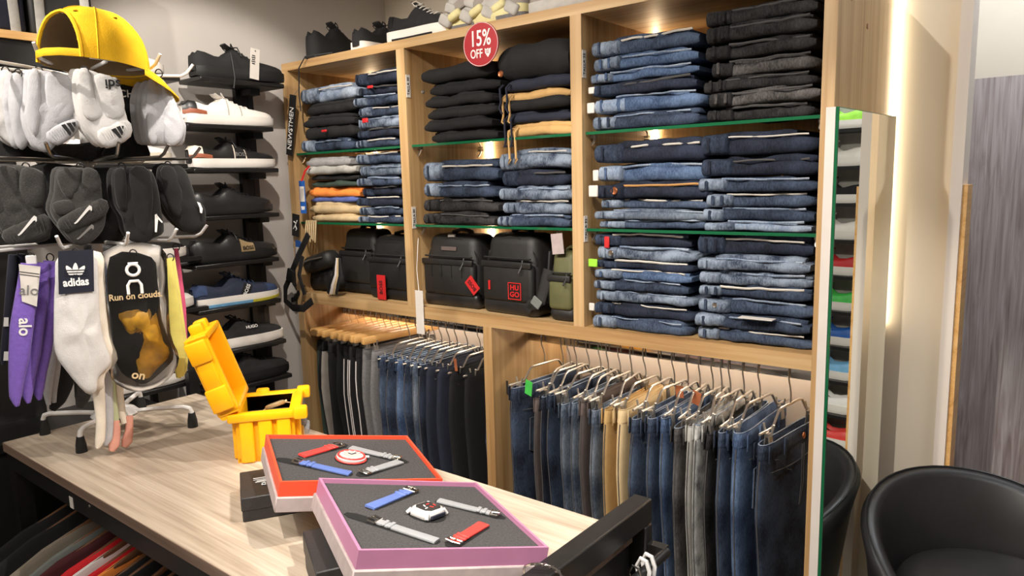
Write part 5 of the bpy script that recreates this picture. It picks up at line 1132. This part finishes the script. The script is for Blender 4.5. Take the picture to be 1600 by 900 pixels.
# packaged pair in clear film
h = rp(208, 394, .24); pk = thing('sock_packet', 'packaged black and gold socks in crinkled clear film on lower tier', 'socks', h, (0, 0, RA), 'socks on the stand')
def lp(px, py, a=.24):
    p = rp(px, py, a)-h; return (p.dot(TT), p.z)
MB().puff(smooth([lp(*p) for p in ((172, 402), (236, 402), (246, 440), (252, 500), (270, 552), (258, 574), (228, 598), (206, 592), (184, 570), (174, 500))]), .022, 4, .008, 3).build('sock', 'knit_black', pk, 80)
MB().puff(smooth([lp(*p) for p in ((182, 486), (214, 478), (244, 486), (252, 520), (266, 552), (246, 576), (228, 592), (210, 572), (198, 520))]), .032, 5, .012, 5).build('gold_section', 'gold_foil', pk, 80)
MB().puff(smooth([lp(*p) for p in ((160, 394), (250, 384), (262, 440), (266, 520), (280, 560), (262, 594), (222, 612), (188, 604), (170, 580), (164, 500))]), .036, 3, .010, 7).build('film', 'clear_film', pk, 80)
q = lp(208, 428)
Mo = -.0185
MB().tube([(q[0]+.014*math.cos(a_), Mo, q[1]+.012+.014*math.sin(a_)) for a_ in [2*PI*i/16 for i in range(16)]], .004, 6, True).build('logo_ring', 'print_white', pk)
MB().tube([(q[0]-.010, Mo, q[1]+.028), (q[0]+.012, Mo, q[1]+.028)], .003, 5).build('logo_stroke', 'print_white', pk)
MB().tube([(q[0]-.015, Mo, q[1]-.048), (q[0]-.015, Mo, q[1]-.026), (q[0]-.009, Mo, q[1]-.016), (q[0]+.009, Mo, q[1]-.016), (q[0]+.015, Mo, q[1]-.026), (q[0]+.015, Mo, q[1]-.048)], .004, 6).build('logo_arch', 'print_white', pk)
q = lp(212, 461); text('Run on clouds.', .022, 'sand_cloth', pk, (q[0], Mo, q[1]), (PI/2, 0, 0), bold=.02, wid=.9)
q = lp(216, 584); text('on', .03, 'sand_cloth', pk, (q[0], Mo, q[1]), (PI/2, .3, 0), bold=.02)
MB().tube([(.008*math.cos(a_), -.004*math.cos(a_), .010*math.sin(a_)-.004) for a_ in [2*PI*i/12 for i in range(12)]], .0016, 5, True).build('hook_ring', 'rubber', pk)
long_sock('pale yellow socks at right of lower tier', (266, 400), .16, [(262, 404), (268, 460), (274, 510), (280, 555), (281, 580), (279, 590)], [14, 20, 22, 22, 16, 8], 'knit_yellow', .014, n=2, dx=.008)
long_sock('thin pink sock at right end of lower tier', (275, 384), .10, [(275, 388), (280, 430), (286, 480), (288, 530), (288, 562)], [7, 9, 10, 10, 5], 'knit_pink', .010)
long_sock('black sock feet hanging below the white sock', (100, 560), .10, [(96, 560), (98, 600), (90, 626), (82, 640)], [34, 36, 26, 12], 'knit_black', .02)
long_sock('grey sock toes beside the black sock feet', (130, 590), .08, [(128, 590), (130, 620), (124, 636)], [26, 26, 12], 'knit_charcoal', .02)
long_sock('cream and grey hanging socks below the stand', (150, 570), .22, [(152, 560), (154, 610), (158, 660), (156, 690), (152, 700)], [20, 20, 16, 16, 8], 'knit_cream', .014, n=2, dx=.018, mats=['knit_cream', 'knit_light'])
long_sock('sage socks with salmon toes below the stand', (172, 570), .20, [(170, 566), (174, 610), (180, 655), (184, 665)], [16, 15, 13, 12], 'knit_sage', .014, n=2, dx=.016, mats=['knit_sage', 'knit_cream'])
t, loc, th = long_sock('salmon pink sock toes hanging above the table', (182, 656), .20, [(182, 656), (182, 678), (178, 696), (174, 704)], [12, 13, 18, 10], 'knit_salmon', .016, n=2, dx=.030)

# ------------------------------------------------------------------ yellow cap on top of the stand
cp = rp(150, 106, .24); K = 1.22
cap = thing('baseball_cap', 'yellow corduroy baseball cap with open strap back on sock stand', 'cap', cp, (rad(0), rad(4), RA+rad(38)))
RX, RY, HZC = .104*K, .084*K, .110*K
def dome(az, el, k=1.0, g=0):
    c = math.cos(el)**.85 if el < PI/2-1e-4 else 0
    dent = 1+.03*noise.noise(V((math.cos(az)*2, math.sin(az)*2, el*2)))
    return V((RX*k*math.cos(az)*c*dent, RY*k*math.sin(az)*c*dent, HZC*k*math.sin(el)**.9 if el > 0 else 0))
def arch(az, el):
    d = abs(((az-PI+PI) % (2*PI))-PI); 
    return (d/rad(44))**2+(el/rad(52))**2 < 1
for nm, k_, mt in (('crown', 1.0, 'cap_yellow'), ('inner_lining', .975, 'cap_inside')):
    NA, NE = 72, 20; vs = []; fs = []
    for e in range(NE+1):
        for a_ in range(NA): vs.append(dome(a_*2*PI/NA, e*PI/2/NE, k_))
    for e in range(NE):
        for a_ in range(NA):
            ac = (a_+.5)*2*PI/NA; ec = (e+.5)*PI/2/NE
            if arch(ac-PI+PI, ec) and math.cos(ac) < 0: continue
            fs.append((e*NA+a_, e*NA+(a_+1) % NA, (e+1)*NA+(a_+1) % NA, (e+1)*NA+a_))
    MB().add(vs, fs).build(nm, mt, cap, 80)
for q in range(6):
    a_ = PI/6*0+q*PI/3
    MB().tube([dome(a_, e*PI/2/14, 1.004) for e in range(9 if q == 3 else 0, 15)], .0018, 5).build('panel_seam', 'cap_yellow', cap)
MB().tube([dome(PI+rad(44.5)*math.cos(b_), rad(52.5)*math.sin(b_), 1.003) for b_ in [PI*i/16 for i in range(17)]], .0045, 6).build('arch_trim', 'cap_yellow', cap)
for q in range(6):
    p = dome(PI/6+q*PI/3, rad(52), 1.005); MB().tube([p+V((.004*math.cos(b_), .004*math.sin(b_), 0)) for b_ in [2*PI*i/10 for i in range(10)]], .0016, 5, True).build('eyelet', 'cap_yellow', cap); MB().lathe([(.0005, -.001), (.0045, -.001), (.0045, .001), (.0005, .001)], 10, Matrix.Translation(p) @ dome(PI/6+q*PI/3, rad(52)).to_track_quat('Z', 'Y').to_matrix().to_4x4()).build('eyelet_hole', 'print_black', cap)
MB().sweep([dome(PI+rad(x), 0.02, 1.0)+V((0, 0, .004*K)) for x in (-44, -22, 0, 22, 44)], .014*K, .003, (1, 0, 0), 8).build('back_strap', 'cap_yellow', cap)
MB().rbox((-RX*.2, -RY*.55, .018*K), (.055, .002, .030), .0005, 1, Matrix.Rotation(-.5, 3, 'Z')).build('inner_label', 'white_card', cap)
MB().lathe([(.0005, 0), (.007, 0), (.006, .004), (.0005, .006)], 12, Matrix.Translation((0, 0, HZC-.001))).build('top_button', 'cap_yellow', cap)
secs = []
for i in range(15):
    f = -1+2*i/14; az = f*rad(64); p = dome(az, 0, 1.0)
    ext = .082*K*math.cos(f*PI/2)**.6 if abs(f) < 1 else .0
    out = V((p.x+ext+.002, p.y*.98, -ext*.42-.010*abs(f)))
    md = (V((p.x, p.y, .004))+out)/2+V((0, 0, .006))
    secs.append([V((p.x-.004, p.y, .006)), md+V((0, 0, .002)), out+V((0, 0, .002)), out-V((0, 0, .002)), md-V((0, 0, .002)), V((p.x-.004, p.y, .002))])
MB().loft(secs).build('brim', 'cap_yellow', cap, 70)
